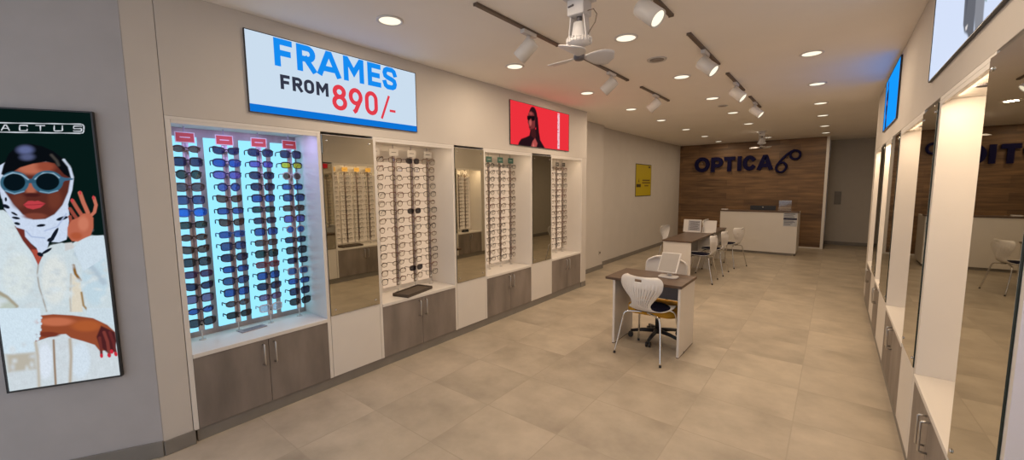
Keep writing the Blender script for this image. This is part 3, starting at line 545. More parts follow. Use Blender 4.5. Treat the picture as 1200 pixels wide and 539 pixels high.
# the tall portrait poster on the splayed wall (backlit print)
POSTER = [["p",[[-743,1591],[-640,1640],[-582,1643],[-548,1608],[-535,1534],[-510,1459],[-472,1342],[-437,1405],[-409,1433],[-360,1445],[-324,1432],[-296,1451],[-264,1470],[-224,1480],[-170,1475],[-142,555],[-678,562],[-822,819]],[206,220,226],3],["p",[[-627,1601],[-584,1635],[-549,1589],[-535,1491],[-493,1373],[-541,1126],[-622,1136],[-662,1305]],[212,226,232],8],["e",[[-556,1271],[64,-6],[-12,-124]],[218,228,228],18],["e",[[-410,1231],[56,-5],[-13,-144]],[222,228,226],18],["e",[[-232,1231],[59,-6],[-15,-175]],[196,218,230],18],["s",[[-297,1376],[-246,1294],[-196,1192]],[178,196,210],14,15.0],["s",[[-656,1190],[-620,1153],[-585,1094]],[168,160,140],6,10.9],["p",[[-652,1173],[-621,1145],[-585,1090],[-665,1042]],[190,200,190],6],["p",[[-332,1258],[-299,1211],[-306,1023],[-356,1030]],[224,216,198],5],["s",[[-322,1309],[-317,1257],[-300,1216]],[140,98,40],4,6.8],["s",[[-301,1142],[-299,1062],[-266,996]],[160,128,80],4,4.8],["s",[[-337,1258],[-354,1122],[-358,1035]],[196,190,178],4,4.1],["s",[[-471,1322],[-480,1272],[-479,1196],[-461,1048]],[170,166,160],3,3.4],["p",[[-660,1092],[-487,1070],[-497,956],[-527,884],[-530,813],[-649,819],[-684,854]],[212,230,242],4],["p",[[-652,820],[-530,813],[-518,869],[-391,902],[-250,789],[-156,742],[-164,599],[-654,602]],[208,218,224],5],["p",[[-652,820],[-534,811],[-537,712],[-652,715]],[188,182,168],14],["e",[[-345,1184],[14,2],[2,6]],[203,213,217],16],["e",[[-226,1153],[13,-3],[-1,7]],[217,228,232],16],["e",[[-484,1135],[12,-3],[2,9]],[208,219,224],16],["e",[[-634,1466],[9,3],[1,8]],[208,219,224],16],["e",[[-239,1514],[12,0],[-1,8]],[203,213,217],16],["e",[[-670,1156],[14,-2],[-1,8]],[217,228,232],16],["e",[[-531,1095],[13,2],[-1,8]],[203,213,217],16],["e",[[-165,1191],[10,-3],[0,12]],[208,219,224],16],["e",[[-555,1495],[10,-1],[2,6]],[217,228,232],16],["e",[[-358,1202],[10,-1],[0,13]],[217,228,232],16],["e",[[-280,1460],[13,-2],[-2,10]],[208,219,224],16],["e",[[-116,1533],[10,3],[1,6]],[203,213,217],16],["e",[[-370,1349],[12,3],[-2,13]],[208,219,224],16],["e",[[-616,1482],[8,3],[-1,13]],[217,228,232],16],["e",[[-399,1172],[12,2],[0,10]],[217,228,232],16],["e",[[-657,1118],[9,-1],[2,11]],[217,228,232],16],["e",[[-162,1373],[12,-3],[0,11]],[203,213,217],16],["e",[[-515,1174],[9,2],[0,13]],[203,213,217],16],["e",[[-553,1541],[12,0],[-2,9]],[203,213,217],16],["e",[[-263,1378],[11,2],[1,8]],[208,219,224],16],["e",[[-646,1131],[14,0],[0,9]],[217,228,232],16],["e",[[-600,1216],[13,3],[1,7]],[217,228,232],16],["e",[[-565,1386],[14,0],[0,8]],[217,228,232],16],["e",[[-448,1065],[12,0],[1,11]],[217,228,232],16],["e",[[-402,1415],[9,-3],[1,8]],[208,219,224],16],["e",[[-332,1305],[9,-3],[1,10]],[208,219,224],16],["e",[[-394,1286],[10,-3],[0,6]],[203,213,217],16],["e",[[-253,1368],[13,-1],[1,10]],[203,213,217],16],["e",[[-262,1201],[10,2],[-1,6]],[208,219,224],16],["e",[[-426,1176],[13,-1],[1,10]],[208,219,224],16],["e",[[-234,1220],[10,-1],[0,12]],[208,219,224],16],["e",[[-494,1149],[11,-1],[0,8]],[203,213,217],16],["e",[[-369,1474],[14,0],[0,7]],[208,219,224],16],["e",[[-291,1184],[12,3],[2,12]],[217,228,232],16],["e",[[-505,1294],[10,2],[-2,9]],[203,213,217],16],["e",[[-572,1354],[9,-2],[-1,6]],[203,213,217],16],["e",[[-151,1037],[8,-2],[-2,11]],[217,228,232],16],["e",[[-140,1297],[8,0],[1,11]],[203,213,217],16],["e",[[-468,1261],[9,-2],[0,6]],[203,213,217],16],["e",[[-499,1095],[14,-3],[2,11]],[208,219,224],16],["e",[[-145,1263],[8,-1],[2,11]],[208,219,224],16],["e",[[-141,1396],[14,-2],[1,12]],[208,219,224],16],["e",[[-235,1223],[11,-2],[-1,12]],[208,219,224],16],["e",[[-387,1079],[12,-3],[0,6]],[217,228,232],16],["e",[[-172,1271],[13,1],[1,12]],[208,219,224],16],["e",[[-530,1089],[11,3],[-1,10]],[208,219,224],16],["e",[[-260,1400],[11,-3],[0,10]],[208,219,224],16],["e",[[-395,1416],[8,-3],[2,13]],[208,219,224],16],["e",[[-582,1378],[12,1],[0,9]],[208,219,224],16],["e",[[-172,1144],[11,-1],[-1,10]],[217,228,232],16],["e",[[-513,1267],[12,2],[2,7]],[208,219,224],16],["e",[[-628,1508],[12,2],[0,10]],[208,219,224],16],["e",[[-254,1538],[10,2],[2,8]],[208,219,224],16],["e",[[-624,1448],[13,-3],[2,9]],[208,219,224],16],["e",[[-660,1200],[12,1],[1,12]],[208,219,224],16],["e",[[-421,1222],[9,-1],[1,7]],[203,213,217],16],["e",[[-252,1256],[14,0],[0,8]],[203,213,217],16],["e",[[-581,1232],[10,1],[-1,12]],[208,219,224],16],["e",[[-368,1150],[13,-2],[0,7]],[217,228,232],16],["e",[[-248,1214],[10,2],[1,7]],[217,228,232],16],["e",[[-132,1182],[8,3],[-2,9]],[217,228,232],16],["e",[[-353,1142],[13,-2],[0,13]],[217,228,232],16],["e",[[-585,1273],[14,-2],[-2,9]],[208,219,224],16],["e",[[-614,1516],[13,-3],[0,6]],[208,219,224],16],["e",[[-345,1497],[12,-2],[-2,12]],[208,219,224],16],["e",[[-618,1240],[11,-1],[0,6]],[208,219,224],16],["e",[[-576,1425],[13,2],[2,10]],[203,213,217],16],["e",[[-176,1263],[9,-1],[-2,9]],[203,213,217],16],["e",[[-539,1200],[9,3],[-1,11]],[203,213,217],16],["e",[[-419,1367],[13,-3],[0,7]],[217,228,232],16],["e",[[-340,1537],[12,1],[1,9]],[217,228,232],16],["e",[[-456,1334],[8,3],[2,6]],[208,219,224],16],["e",[[-372,1366],[11,2],[-1,7]],[217,228,232],16],["e",[[-632,1132],[14,-2],[-1,12]],[208,219,224],16],["e",[[-492,1263],[14,0],[1,8]],[208,219,224],16],["e",[[-273,1372],[14,2],[1,11]],[208,219,224],16],["e",[[-395,1264],[9,2],[-1,12]],[203,213,217],16],["e",[[-601,1549],[9,-2],[-2,13]],[217,228,232],16],["e",[[-185,1302],[8,0],[1,10]],[208,219,224],16],["e",[[-191,1231],[10,0],[1,7]],[208,219,224],16],["e",[[-566,1250],[10,3],[1,13]],[217,228,232],16],["e",[[-567,1444],[14,-2],[0,9]],[208,219,224],16],["e",[[-656,1142],[14,-1],[0,6]],[208,219,224],16],["e",[[-307,1214],[14,-2],[-2,11]],[208,219,224],16],["e",[[-517,1235],[9,-3],[-1,6]],[203,213,217],16],["e",[[-367,1229],[11,2],[0,10]],[203,213,217],16],["e",[[-556,1391],[13,2],[1,8]],[217,228,232],16],["e",[[-236,1462],[8,2],[2,12]],[217,228,232],16],["e",[[-267,1416],[8,0],[1,8]],[208,219,224],16],["e",[[-634,1308],[12,-1],[-2,7]],[203,213,217],16],["e",[[-550,1175],[11,-3],[-1,6]],[217,228,232],16],["e",[[-414,1171],[10,3],[1,13]],[217,228,232],16],["e",[[-658,1106],[13,1],[1,9]],[217,228,232],16],["e",[[-364,1514],[14,-3],[-2,8]],[208,219,224],16],["e",[[-364,1127],[12,-3],[1,11]],[217,228,232],16],["e",[[-410,1276],[12,2],[-1,6]],[208,219,224],16],["e",[[-164,1390],[14,-2],[2,7]],[208,219,224],16],["e",[[-585,1335],[14,0],[0,8]],[208,219,224],16],["e",[[-570,1526],[13,-3],[1,9]],[217,228,232],16],["e",[[-516,1324],[8,2],[-1,10]],[217,228,232],16],["e",[[-207,1094],[11,3],[0,12]],[217,228,232],16],["e",[[-266,1270],[13,3],[-1,6]],[208,219,224],16],["e",[[-445,1157],[14,-3],[-2,12]],[203,213,217],16],["e",[[-533,665],[9,0],[0,10]],[205,213,219],16],["e",[[-497,780],[7,0],[0,15]],[214,224,231],16],["e",[[-330,756],[9,0],[0,16]],[214,224,231],16],["e",[[-624,847],[7,0],[0,14]],[214,224,231],16],["e",[[-254,574],[6,0],[0,16]],[214,224,231],16],["e",[[-449,758],[7,0],[0,8]],[205,213,219],16],["e",[[-575,720],[5,0],[0,12]],[214,224,231],16],["e",[[-397,796],[8,0],[0,14]],[214,224,231],16],["e",[[-269,786],[8,0],[0,11]],[205,213,219],16],["e",[[-435,738],[5,0],[0,10]],[205,213,219],16],["e",[[-414,602],[5,0],[0,10]],[214,224,231],16],["e",[[-265,710],[6,0],[0,8]],[214,224,231],16],["e",[[-632,741],[7,0],[0,14]],[205,213,219],16],["e",[[-429,794],[7,0],[0,16]],[214,224,231],16],["e",[[-417,653],[7,0],[0,13]],[214,224,231],16],["e",[[-277,613],[9,0],[0,15]],[214,224,231],16],["e",[[-457,813],[8,0],[0,14]],[214,224,231],16],["e",[[-621,835],[7,0],[0,11]],[214,224,231],16],["e",[[-282,629],[8,0],[0,16]],[205,213,219],16],["e",[[-367,634],[5,0],[0,9]],[205,213,219],16],["e",[[-415,697],[8,0],[0,8]],[214,224,231],16],["e",[[-493,847],[9,0],[0,14]],[205,213,219],16],["e",[[-419,708],[8,0],[0,16]],[205,213,219],16],["e",[[-338,695],[7,0],[0,8]],[205,213,219],16],["e",[[-334,697],[7,0],[0,9]],[205,213,219],16],["e",[[-639,695],[7,0],[0,8]],[205,213,219],16],["e",[[-527,687],[5,0],[0,9]],[214,224,231],16],["e",[[-348,591],[9,0],[0,16]],[205,213,219],16],["e",[[-553,740],[6,0],[0,13]],[214,224,231],16],["e",[[-188,664],[5,0],[0,14]],[205,213,219],16],["e",[[-481,669],[9,0],[0,13]],[214,224,231],16],["e",[[-463,822],[6,0],[0,9]],[205,213,219],16],["e",[[-546,789],[9,0],[0,9]],[205,213,219],16],["e",[[-219,766],[6,0],[0,11]],[205,213,219],16],["e",[[-346,688],[8,0],[0,11]],[205,213,219],16],["e",[[-454,719],[7,0],[0,14]],[214,224,231],16],["e",[[-522,713],[6,0],[0,14]],[205,213,219],16],["e",[[-623,848],[8,0],[0,11]],[214,224,231],16],["e",[[-490,828],[5,0],[0,8]],[205,213,219],16],["e",[[-190,768],[7,0],[0,11]],[214,224,231],16],["e",[[-252,651],[9,0],[0,15]],[214,224,231],16],["e",[[-244,811],[5,0],[0,9]],[214,224,231],16],["e",[[-492,765],[9,0],[0,15]],[214,224,231],16],["e",[[-312,620],[9,0],[0,9]],[214,224,231],16],["e",[[-488,655],[6,0],[0,13]],[214,224,231],16],["e",[[-476,740],[6,0],[0,14]],[214,224,231],16],["e",[[-203,687],[5,0],[0,13]],[214,224,231],16],["e",[[-575,866],[7,0],[0,9]],[205,213,219],16],["e",[[-433,614],[5,0],[0,9]],[205,213,219],16],["e",[[-280,567],[7,0],[0,14]],[214,224,231],16],["e",[[-591,654],[9,0],[0,9]],[214,224,231],16],["e",[[-509,775],[9,0],[0,14]],[214,224,231],16],["e",[[-621,776],[7,0],[0,9]],[214,224,231],16],["e",[[-591,639],[8,0],[0,10]],[205,213,219],16],["e",[[-397,743],[5,0],[0,15]],[214,224,231],16],["e",[[-493,657],[6,0],[0,13]],[214,224,231],16],["e",[[-259,809],[8,0],[0,16]],[205,213,219],16],["e",[[-621,644],[8,0],[0,8]],[214,224,231],16],["e",[[-423,821],[9,0],[0,15]],[205,213,219],16],["e",[[-405,826],[9,0],[0,14]],[205,213,219],16],["e",[[-495,753],[30,-6],[-10,-106]],[222,232,244],14],["e",[[-343,725],[43,-8],[-10,-109]],[214,228,240],16],["s",[[-448,872],[-456,746],[-464,597]],[150,124,100],4,4.8],["s",[[-377,865],[-381,762],[-401,596]],[184,172,156],7,6.8],["s",[[-525,870],[-523,787],[-535,604]],[192,184,170],7,6.1],["p",[[-286,1044],[-170,1029],[-168,918],[-249,969],[-294,996]],[206,222,232],4],["p",[[-546,1554],[-508,1533],[-502,1474],[-475,1422],[-433,1409],[-471,1322],[-488,1393],[-520,1465]],[112,48,40],2],["p",[[-492,1415],[-436,1407],[-471,1322],[-484,1381]],[176,78,62],4],["p",[[-577,1884],[-587,1790],[-580,1711],[-577,1651],[-552,1586],[-539,1544],[-508,1529],[-509,1490],[-489,1451],[-468,1421],[-460,1370],[-428,1401],[-414,1455],[-371,1448],[-338,1463],[-328,1513],[-313,1597],[-313,1668],[-287,1755],[-279,1813],[-284,1871],[-303,1929],[-546,1908]],[206,220,242],2],["e",[[-569,1663],[14,-9],[-3,-10]],[20,26,40],2],["e",[[-536,1597],[16,-5],[-2,-7]],[20,26,40],2],["e",[[-534,1565],[12,-4],[-1,-8]],[20,26,40],2],["e",[[-438,1550],[19,2],[0,-8]],[20,26,40],2],["e",[[-345,1587],[26,8],[1,-10]],[20,26,40],2],["e",[[-389,1491],[7,-6],[-22,-42]],[20,26,40],2],["e",[[-405,1467],[16,7],[2,-11]],[20,26,40],2],["e",[[-566,1702],[5,0],[-1,-12]],[20,26,40],2],["e",[[-540,1621],[12,-10],[-3,-5]],[20,26,40],2],["e",[[-428,1401],[23,16],[3,-7]],[20,26,40],2],["e",[[-457,1383],[12,-8],[-4,-11]],[20,26,40],2],["s",[[-503,1522],[-483,1488],[-430,1477]],[160,178,214],4,2.7],["s",[[-325,1614],[-369,1541],[-426,1518]],[170,186,220],4,2.7],["p",[[-566,1742],[-566,1814],[-532,1877],[-466,1910],[-347,1912],[-303,1863],[-289,1813],[-305,1739],[-336,1665],[-375,1612],[-417,1586],[-467,1585],[-508,1616],[-540,1678]],[92,44,36],4],["e",[[-446,1874],[63,0],[-3,-33]],[186,108,84],20],["e",[[-387,1885],[38,0],[-3,-29]],[150,74,54],18],["e",[[-460,1761],[23,0],[-3,-36]],[176,102,80],14],["e",[[-460,1725],[35,-1],[-1,-12]],[70,30,28],8],["e",[[-516,1693],[27,0],[-3,-40]],[110,56,44],18],["e",[[-367,1698],[28,0],[-5,-57]],[112,56,42],20],["e",[[-457,1604],[48,-2],[-1,-18]],[128,66,52],10],["p",[[-499,1670],[-478,1691],[-463,1692],[-450,1689],[-437,1692],[-408,1675],[-431,1652],[-462,1643],[-486,1652]],[192,64,72],3],["s",[[-495,1669],[-454,1669],[-411,1673]],[120,30,40],2,1.4],["p",[[-571,1841],[-557,1890],[-530,1953],[-496,1993],[-443,2011],[-392,1999],[-347,1972],[-313,1933],[-290,1886],[-282,1813],[-315,1842],[-348,1903],[-384,1912],[-438,1900],[-492,1878],[-525,1852],[-543,1820]],[9,13,18],3],["e",[[-462,1976],[31,1],[-2,-23]],[96,106,150],16],["e",[[-458,1937],[27,1],[-2,-18]],[84,92,128],14],["s",[[-357,1950],[-338,1918],[-333,1893]],[70,66,62],6,6.1],["s",[[-308,1924],[-288,1886],[-279,1824]],[196,208,224],4,5.4],["s",[[-285,1875],[-280,1813],[-292,1751],[-315,1685],[-355,1623]],[204,216,238],3,4.8],["s",[[-579,1849],[-584,1790],[-577,1711]],[204,216,238],3,5.4],["e",[[-522,1794],[58,0],[-6,-63]],[54,98,122],3],["e",[[-388,1797],[66,0],[-6,-65]],[54,98,122],3],["p",[[-475,1815],[-435,1815],[-437,1791],[-477,1791]],[48,88,112],2],["p",[[-336,1832],[-313,1822],[-277,1818],[-278,1810],[-314,1804],[-335,1781]],[60,100,128],3],["s",[[-562,1829],[-524,1849],[-490,1838],[-466,1812]],[150,184,206],3,3.4],["s",[[-437,1814],[-401,1848],[-359,1846],[-337,1822]],[150,184,206],3,3.4],["s",[[-562,1750],[-529,1732],[-490,1745]],[130,170,196],3,2.7],["s",[[-423,1744],[-388,1735],[-350,1748]],[130,170,196],3,2.7],["e",[[-523,1796],[44,0],[-5,-48]],[7,20,27],3],["e",[[-387,1799],[49,0],[-4,-49]],[7,20,27],3],["s",[[-292,1690],[-277,1648],[-254,1590]],[176,92,74],2,8.8],["s",[[-307,1643],[-289,1598],[-273,1568]],[150,72,60],2,8.2],["s",[[-255,1734],[-245,1677],[-230,1615]],[192,110,88],2,9.5],["s",[[-196,1705],[-190,1661],[-201,1618],[-227,1589]],[196,116,94],2,7.5],["s",[[-311,1597],[-309,1555],[-305,1529]],[150,74,60],2,7.5],["p",[[-319,1553],[-304,1576],[-278,1587],[-250,1612],[-222,1611],[-209,1585],[-214,1525],[-230,1481],[-264,1463],[-290,1447],[-315,1453],[-331,1488],[-328,1530]],[188,104,80],3],["e",[[-256,1552],[23,-1],[-3,-42]],[206,124,98],12],["e",[[-294,1482],[26,-2],[-2,-21]],[176,88,58],10],["e",[[-254,1734],[5,2],[1,-11]],[206,62,74],2],["e",[[-197,1704],[5,1],[1,-12]],[206,62,74],2],["e",[[-293,1690],[5,2],[1,-11]],[206,62,74],2],["p",[[-347,1442],[-316,1445],[-306,1411],[-351,1396]],[206,206,206],4],["p",[[-313,1410],[-270,1457],[-230,1476],[-173,1479],[-170,1348],[-281,1270]],[208,224,236],3],["p",[[-491,1027],[-435,1027],[-353,1009],[-263,979],[-201,927],[-169,877],[-168,821],[-192,767],[-251,771],[-270,812],[-318,843],[-373,874],[-392,900],[-426,902],[-462,893],[-526,875],[-503,948]],[150,76,48],3],["e",[[-426,980],[76,-11],[-2,-25]],[196,112,80],16],["e",[[-296,936],[65,-9],[-3,-34]],[176,92,50],18],["e",[[-467,909],[48,-8],[-1,-16]],[120,54,38],8],["p",[[-231,927],[-171,877],[-166,821],[-182,752],[-216,752],[-249,799],[-258,861]],[78,34,36],5],["s",[[-244,854],[-243,788],[-245,742]],[112,50,46],3,6.8],["s",[[-221,885],[-210,823],[-208,736]],[128,60,54],3,7.5],["s",[[-194,881],[-182,808],[-178,741]],[104,44,44],3,6.8],["e",[[-495,1033],[8,-1],[-1,-11]],[212,230,242],3],["e",[[-493,1014],[9,-1],[0,-10]],[212,230,242],3],["e",[[-498,997],[8,-1],[-1,-10]],[212,230,242],3],["e",[[-496,978],[8,-1],[-1,-10]],[212,230,242],3],["e",[[-502,961],[8,-1],[-1,-10]],[212,230,242],3],["e",[[-501,943],[8,-1],[-1,-11]],[212,230,242],3],["e",[[-509,926],[8,-2],[-1,-11]],[212,230,242],3],["e",[[-509,907],[8,-1],[-1,-10]],[212,230,242],3],["e",[[-516,890],[8,-1],[-1,-10]],[212,230,242],3],["e",[[-245,739],[7,2],[1,-14]],[204,44,62],2],["e",[[-210,735],[8,1],[2,-14]],[204,44,62],2],["e",[[-196,757],[8,2],[2,-14]],[204,44,62],2],["e",[[-178,738],[8,1],[2,-15]],[204,44,62],2],["s",[[-588,2119],[-218,2130],[-208,2128],[-203,2119],[-207,2089],[-212,2080],[-225,2078],[-593,2069]],[222,228,236],1,2.2],["s",[[-546,2080],[-531,2109],[-524,2109],[-515,2081]],[228,234,242],1,2.0],["s",[[-539,2091],[-519,2092]],[228,234,242],1,2.0],["s",[[-441,2106],[-442,2112],[-470,2111],[-472,2106],[-474,2086],[-473,2082],[-445,2083],[-443,2090]],[228,234,242],1,2.0],["s",[[-405,2113],[-370,2114]],[228,234,242],1,2.0],["s",[[-388,2114],[-390,2085]],[228,234,242],1,2.0],["s",[[-330,2115],[-333,2091],[-330,2086],[-301,2088],[-298,2092],[-296,2117]],[228,234,242],1,2.0],["s",[[-213,2118],[-215,2119],[-246,2118],[-248,2115],[-249,2106],[-247,2103],[-216,2105],[-215,2102],[-216,2093],[-218,2090],[-249,2089],[-250,2090]],[228,234,242],1,2.0]]
t = thing('poster_lightbox', 'tall lit poster of a woman in white coat, headscarf and round sunglasses', 'poster', PW(-0.41, 0, 0.60), 0)
p0, p1, q0, q1 = -0.659, -0.166, 0.601, 2.196
mb = MB()
for a0, a1, c0, c1, d0 in ((p0-.008, p1+.008, q0-.008, q0, 0.03), (p0-.008, p1+.008, q1, q1+.008, 0.03), (p0-.008, p0, q0, q1, 0.03), (p1, p1+.008, q0, q1, 0.03), (p0, p1, q0, q1, 0.02)):
    mb.prism([(a0, c0), (a1, c0), (a1, c1), (a0, c1)], lambda a, c, d0=d0: PW(a, -d0, c), lambda a, c: PW(a, -0.001, c))
mb.build('frame', M['black'], t)
picture('backlit_print', p0*1000, p1*1000, q0*1000, q1*1000, 175, 520, (7, 26, 24), POSTER, lambda a, c: PW(a/1000, -0.0215, c/1000), emit_attr('poster_glow', 0.95), t, 0.22)

# yellow notice on the far left wall
t = thing('wall_poster', 'yellow notice with dark lines of print on the far left wall', 'poster', (-3.96, 10.6, 1.48))
MB().box(-3.9595, -3.952, 10.04, 11.15, 1.478, 2.31).build('board', M['ink'], t)
y_ops = [['p', P_((10.10, 1.72), (10.40, 1.72), (10.40, 1.80), (10.10, 1.80)), (60, 44, 6), 4], ['p', P_((10.22, 1.84), (10.30, 1.84), (10.26, 1.95)), (80, 60, 8), 4]]
for k, (a, c) in enumerate(((10.50, 11.05), (10.48, 11.08), (10.66, 10.95))): y_ops.append(['p', P_((a, 1.88-.07*k), (c, 1.88-.07*k), (c, 1.91-.07*k), (a, 1.91-.07*k)), (84, 60, 10), 6])
y_ops.append(['p', P_((10.92, 2.22), (11.08, 2.22), (11.08, 2.27), (10.92, 2.27)), (90, 66, 8), 5])
picture('print', 10058, 11132, 1496, 2292, 70, 50, (186, 164, 0), y_ops, lambda a, c: (-3.9512, a/1000, c/1000), print_attr('yellow_print'), t)

# OPTICA sign: raised navy letters and the spectacles emblem
t = thing('shop_sign', 'raised navy OPTICA letters with tilted spectacles emblem on the timber wall', 'sign', (-2.2, YB, 2.15))
for ch, x0, x1, z0, z1 in (('Q', -3.495, -3.060, 2.155, 2.612), ('P', -3.020, -2.690, 2.150, 2.590), ('T', -2.665, -2.370, 2.160, 2.590), ('I', -2.320, -2.185, 2.165, 2.590), ('C', -2.165, -1.830, 2.165, 2.600), ('A', -1.795, -1.415, 2.170, 2.600)):
    mb = MB(); glyph(ch, x0, x1, z0, z1, 0.106, lambda p, c, d: (p, YB-0.03-d, c), 0.0, 0.05, mb); mb.build('letter', M['signblue'], t)
def ring(cx, cz, rx, rz, th, rot):
    pts = []
    for i in range(40):
        a = 2*math.pi*i/40; px, pz = rx*math.cos(a), rz*math.sin(a)
        pts.append((cx+px*math.cos(rot)-pz*math.sin(rot), YB-0.05, cz+px*math.sin(rot)+pz*math.cos(rot)))
    return pts
e = MB(); e.tube(ring(-1.214, 2.228, 0.115, 0.135, 0, -0.4), 0.032, 10, closed=True); e.tube(ring(-0.904, 2.558, 0.112, 0.118, 0, 0.3), 0.032, 10, closed=True)
e.tube([(-1.31, YB-0.05, 2.30), (-1.23, YB-0.05, 2.42), (-1.10, YB-0.05, 2.57), (-1.00, YB-0.05, 2.65), (-0.92, YB-0.05, 2.69)], 0.032, 10)
e.build('emblem', M['signblue'], t)
for x in (-3.28, -2.9, -2.52, -2.25, -2.1, -1.6, -1.2, -0.9):
    MB().cone((x, YB-0.04, 2.42 if x < -1.4 else (2.36 if x < -1 else 2.68)), (x, YB-0.0005, 2.42 if x < -1.4 else (2.36 if x < -1 else 2.68)), 0.008, n=8).build('standoff', M['steel'], t)
MB().box(0.0, 0.155, 14.975, 14.9995, 1.17, 1.535).build('intercom_panel', M['base'], None, 0.004)
tag(bpy.data.objects['intercom_panel'], 'small grey intercom plate on the passage back wall', 'intercom')
t = thing('wall_socket', 'small pale socket plate low on the left wall past the cabinets', 'socket', (-3.83, 7.82, 0.31))
MB().box(-3.8295, -3.82, 7.78, 7.866, 0.31, 0.396).build('plate', M['socket'], t, 0.002)
MB().box(-3.8198, -3.8185, 7.80, 7.845, 0.335, 0.37).build('outlet', M['darkgap'], t)

# ------------------------------------------------------------------ ceiling: downlights, tracks, spots, fans
ords = ['first', 'second', 'third', 'fourth', 'fifth', 'sixth', 'seventh', 'eighth', 'ninth', 'tenth', 'eleventh', 'twelfth', 'thirteenth', 'fourteenth', 'fifteenth']
def make_downlight():
    t = thing('ceiling_light', '', 'ceiling light')
    MB().lathe([(0.078, -0.0005), (0.100, -0.0005), (0.100, -0.006), (0.092, -0.010), (0.080, -0.007), (0.078, -0.0005)], (0, 0, 0), 32).build('trim_ring', M['whiteplastic'], t)
    MB().lathe([(0.0005, -0.0050), (0.060, -0.0050), (0.0795, -0.0040), (0.0795, -0.0006), (0.0005, -0.0006)], (0, 0, 0), 32).build('diffuser', M['diffuser'], t)
    area_light('lamp', (0, 0, -0.012), DOWN_W, 0.15, WARM, t)
    return t
far_lamp = None
def dim_far(o, y):      # the lamps over the rear half of the shop are weaker
    global far_lamp
    if y < 7.5: return
    for c in o.children:
        if c.type == 'LIGHT':
            if far_lamp is None: far_lamp = c.data.copy(); far_lamp.energy = DOWN_W*0.62
            c.data = far_lamp
proto = make_downlight(); first = True
rows = (('left', (-2.70, (1.96, 3.49, 5.08, 6.60, 8.08, 9.75, 11.42, 13.02))), ('middle', (-1.47, (1.96, 3.45, 5.06, 6.57, 8.09, 9.74, 11.40, 12.86))), ('right', (-0.25, (1.96, 5.00, 6.52, 8.08, 9.52, 11.24, 12.72))))
for rn, (x, ys) in rows:
    for k, y in enumerate(ys):
        # the nearest lights of the middle and right rows are above the frame
        if rn == 'left' or k > 0: lab = 'round lit ceiling light, %s from the camera in the %s row' % (ords[k if rn == 'left' else k-1], rn)
        else: lab = 'round ceiling light just above the frame in the %s row' % rn
        o = proto if first else dup(proto, (x, y, ZC))
        first = False; o.location = (x, y, ZC); dim_far(o, y); tag(o, lab, 'ceiling light', 'round ceiling lights')

def track(x, y0, y1, label):
    t = thing('track_rail', label, 'lighting track', (x, (y0+y1)/2, ZC), 0, 'short lighting tracks on the ceiling')
    MB().box(x-0.017, x+0.017, y0+.01, y1-.01, ZC-0.018, ZC-0.0005).build('rail', M['rail'], t, 0.002)
    for a, b_ in ((y0, y0+.0095), (y1-.0095, y1)): MB().box(x-0.019, x+0.019, a, b_, ZC-0.021, ZC-0.0005).build('end_cap', M['rail'], t, 0.002)
def spot(x, y, aim, label):
    t = thing('track_spotlight', label, 'spotlight', (x, y, ZC-0.018), 0, 'white spotlights on the ceiling tracks')
    MB().box(x-0.02, x+0.02, y-0.085, y+0.085, ZC-0.050, ZC-0.0185).build('adapter', M['lampgrey'], t, 0.003)
    A = Vector(aim).normalized(); p = Vector((x, y, ZC-0.135))
    MB().cone((x, y, ZC-0.051), (x, y, ZC-0.075), 0.014, n=14).cone((x, y, ZC-0.075), p, 0.007, n=10).build('arm', M['lampgrey'], t)
    q = p+A*0.02
    MB().lathe([(0.005, -0.085), (0.056, -0.073), (0.060, -0.066), (0.060, 0.095), (0.055, 0.097), (0.051, 0.088), (0.0005, 0.088)], q, 28, axis=A).build('lamp_body', M['lampgrey'], t)
    MB().lathe([(0.0005, 0.0895), (0.050, 0.0895), (0.050, 0.0885)], q, 28, axis=A).build('lens', M['diffuser'], t)
    ld = bpy.data.lights.new('lamp', 'SPOT'); ld.energy = SPOT_W; ld.color = WARM; ld.spot_size = math.radians(58); ld.spot_blend = 0.6; ld.shadow_soft_size = 0.03
    o = bpy.data.objects.new('lamp', ld); col.objects.link(o); o.location = q+A*0.10; o.rotation_euler = A.to_track_quat('-Z', 'Y').to_euler(); o.parent = t; o.matrix_parent_inverse = abs_mat(t).inverted()
for i, (y0, y1) in enumerate(((2.148, 3.215), (3.70, 4.766), (5.197, 6.28))):
    n = ('nearest', 'middle', 'farthest')[i]
    track(-2.0, y0, y1, '%s bronze lighting track of the three over the left niches' % n)
    spot(-2.0, (2.77, 4.32, 5.74)[i], (-0.72, -0.18, -0.68), '%s white spotlight of the three aimed at the left niches' % n)
for i, (y0, y1) in enumerate(((2.15, 3.211), (3.669, 4.764), (5.21, 6.255), (6.752, 7.767))):
    n = ('nearest', 'second nearest', 'third nearest', 'farthest')[i]
    track(-1.02, y0, y1, '%s bronze lighting track in the row right of the fan' % n)
    spot(-1.02, (2.70, 4.22, 5.73, 7.25)[i], (0.74, -0.10, -0.66), '%s white spotlight aimed at the right wall, its lens glowing' % n)
for y, rr, lab in ((4.22, 0.095, 'larger flat grey ceiling speaker, between the middle row ceiling lights'), (7.29, 0.075, 'smaller flat grey ceiling speaker, farther back in the middle row')):
    t = thing('ceiling_speaker', lab, 'ceiling speaker', (-1.47, y, ZC))
    MB().lathe([(rr, -0.0005), (rr, -0.006), (rr*0.93, -0.011), (rr*0.9, -0.006)], (-1.47, y, ZC), 32).build('ring', M['lampgrey'], t)
    MB().lathe([(rr*0.9, -0.0055), (0.001, -0.008)], (-1.47, y, ZC), 32).build('grille', mat('speaker_grille', (0.32, 0.28, 0.24), 0.7, var=0.1, scale=200), t)

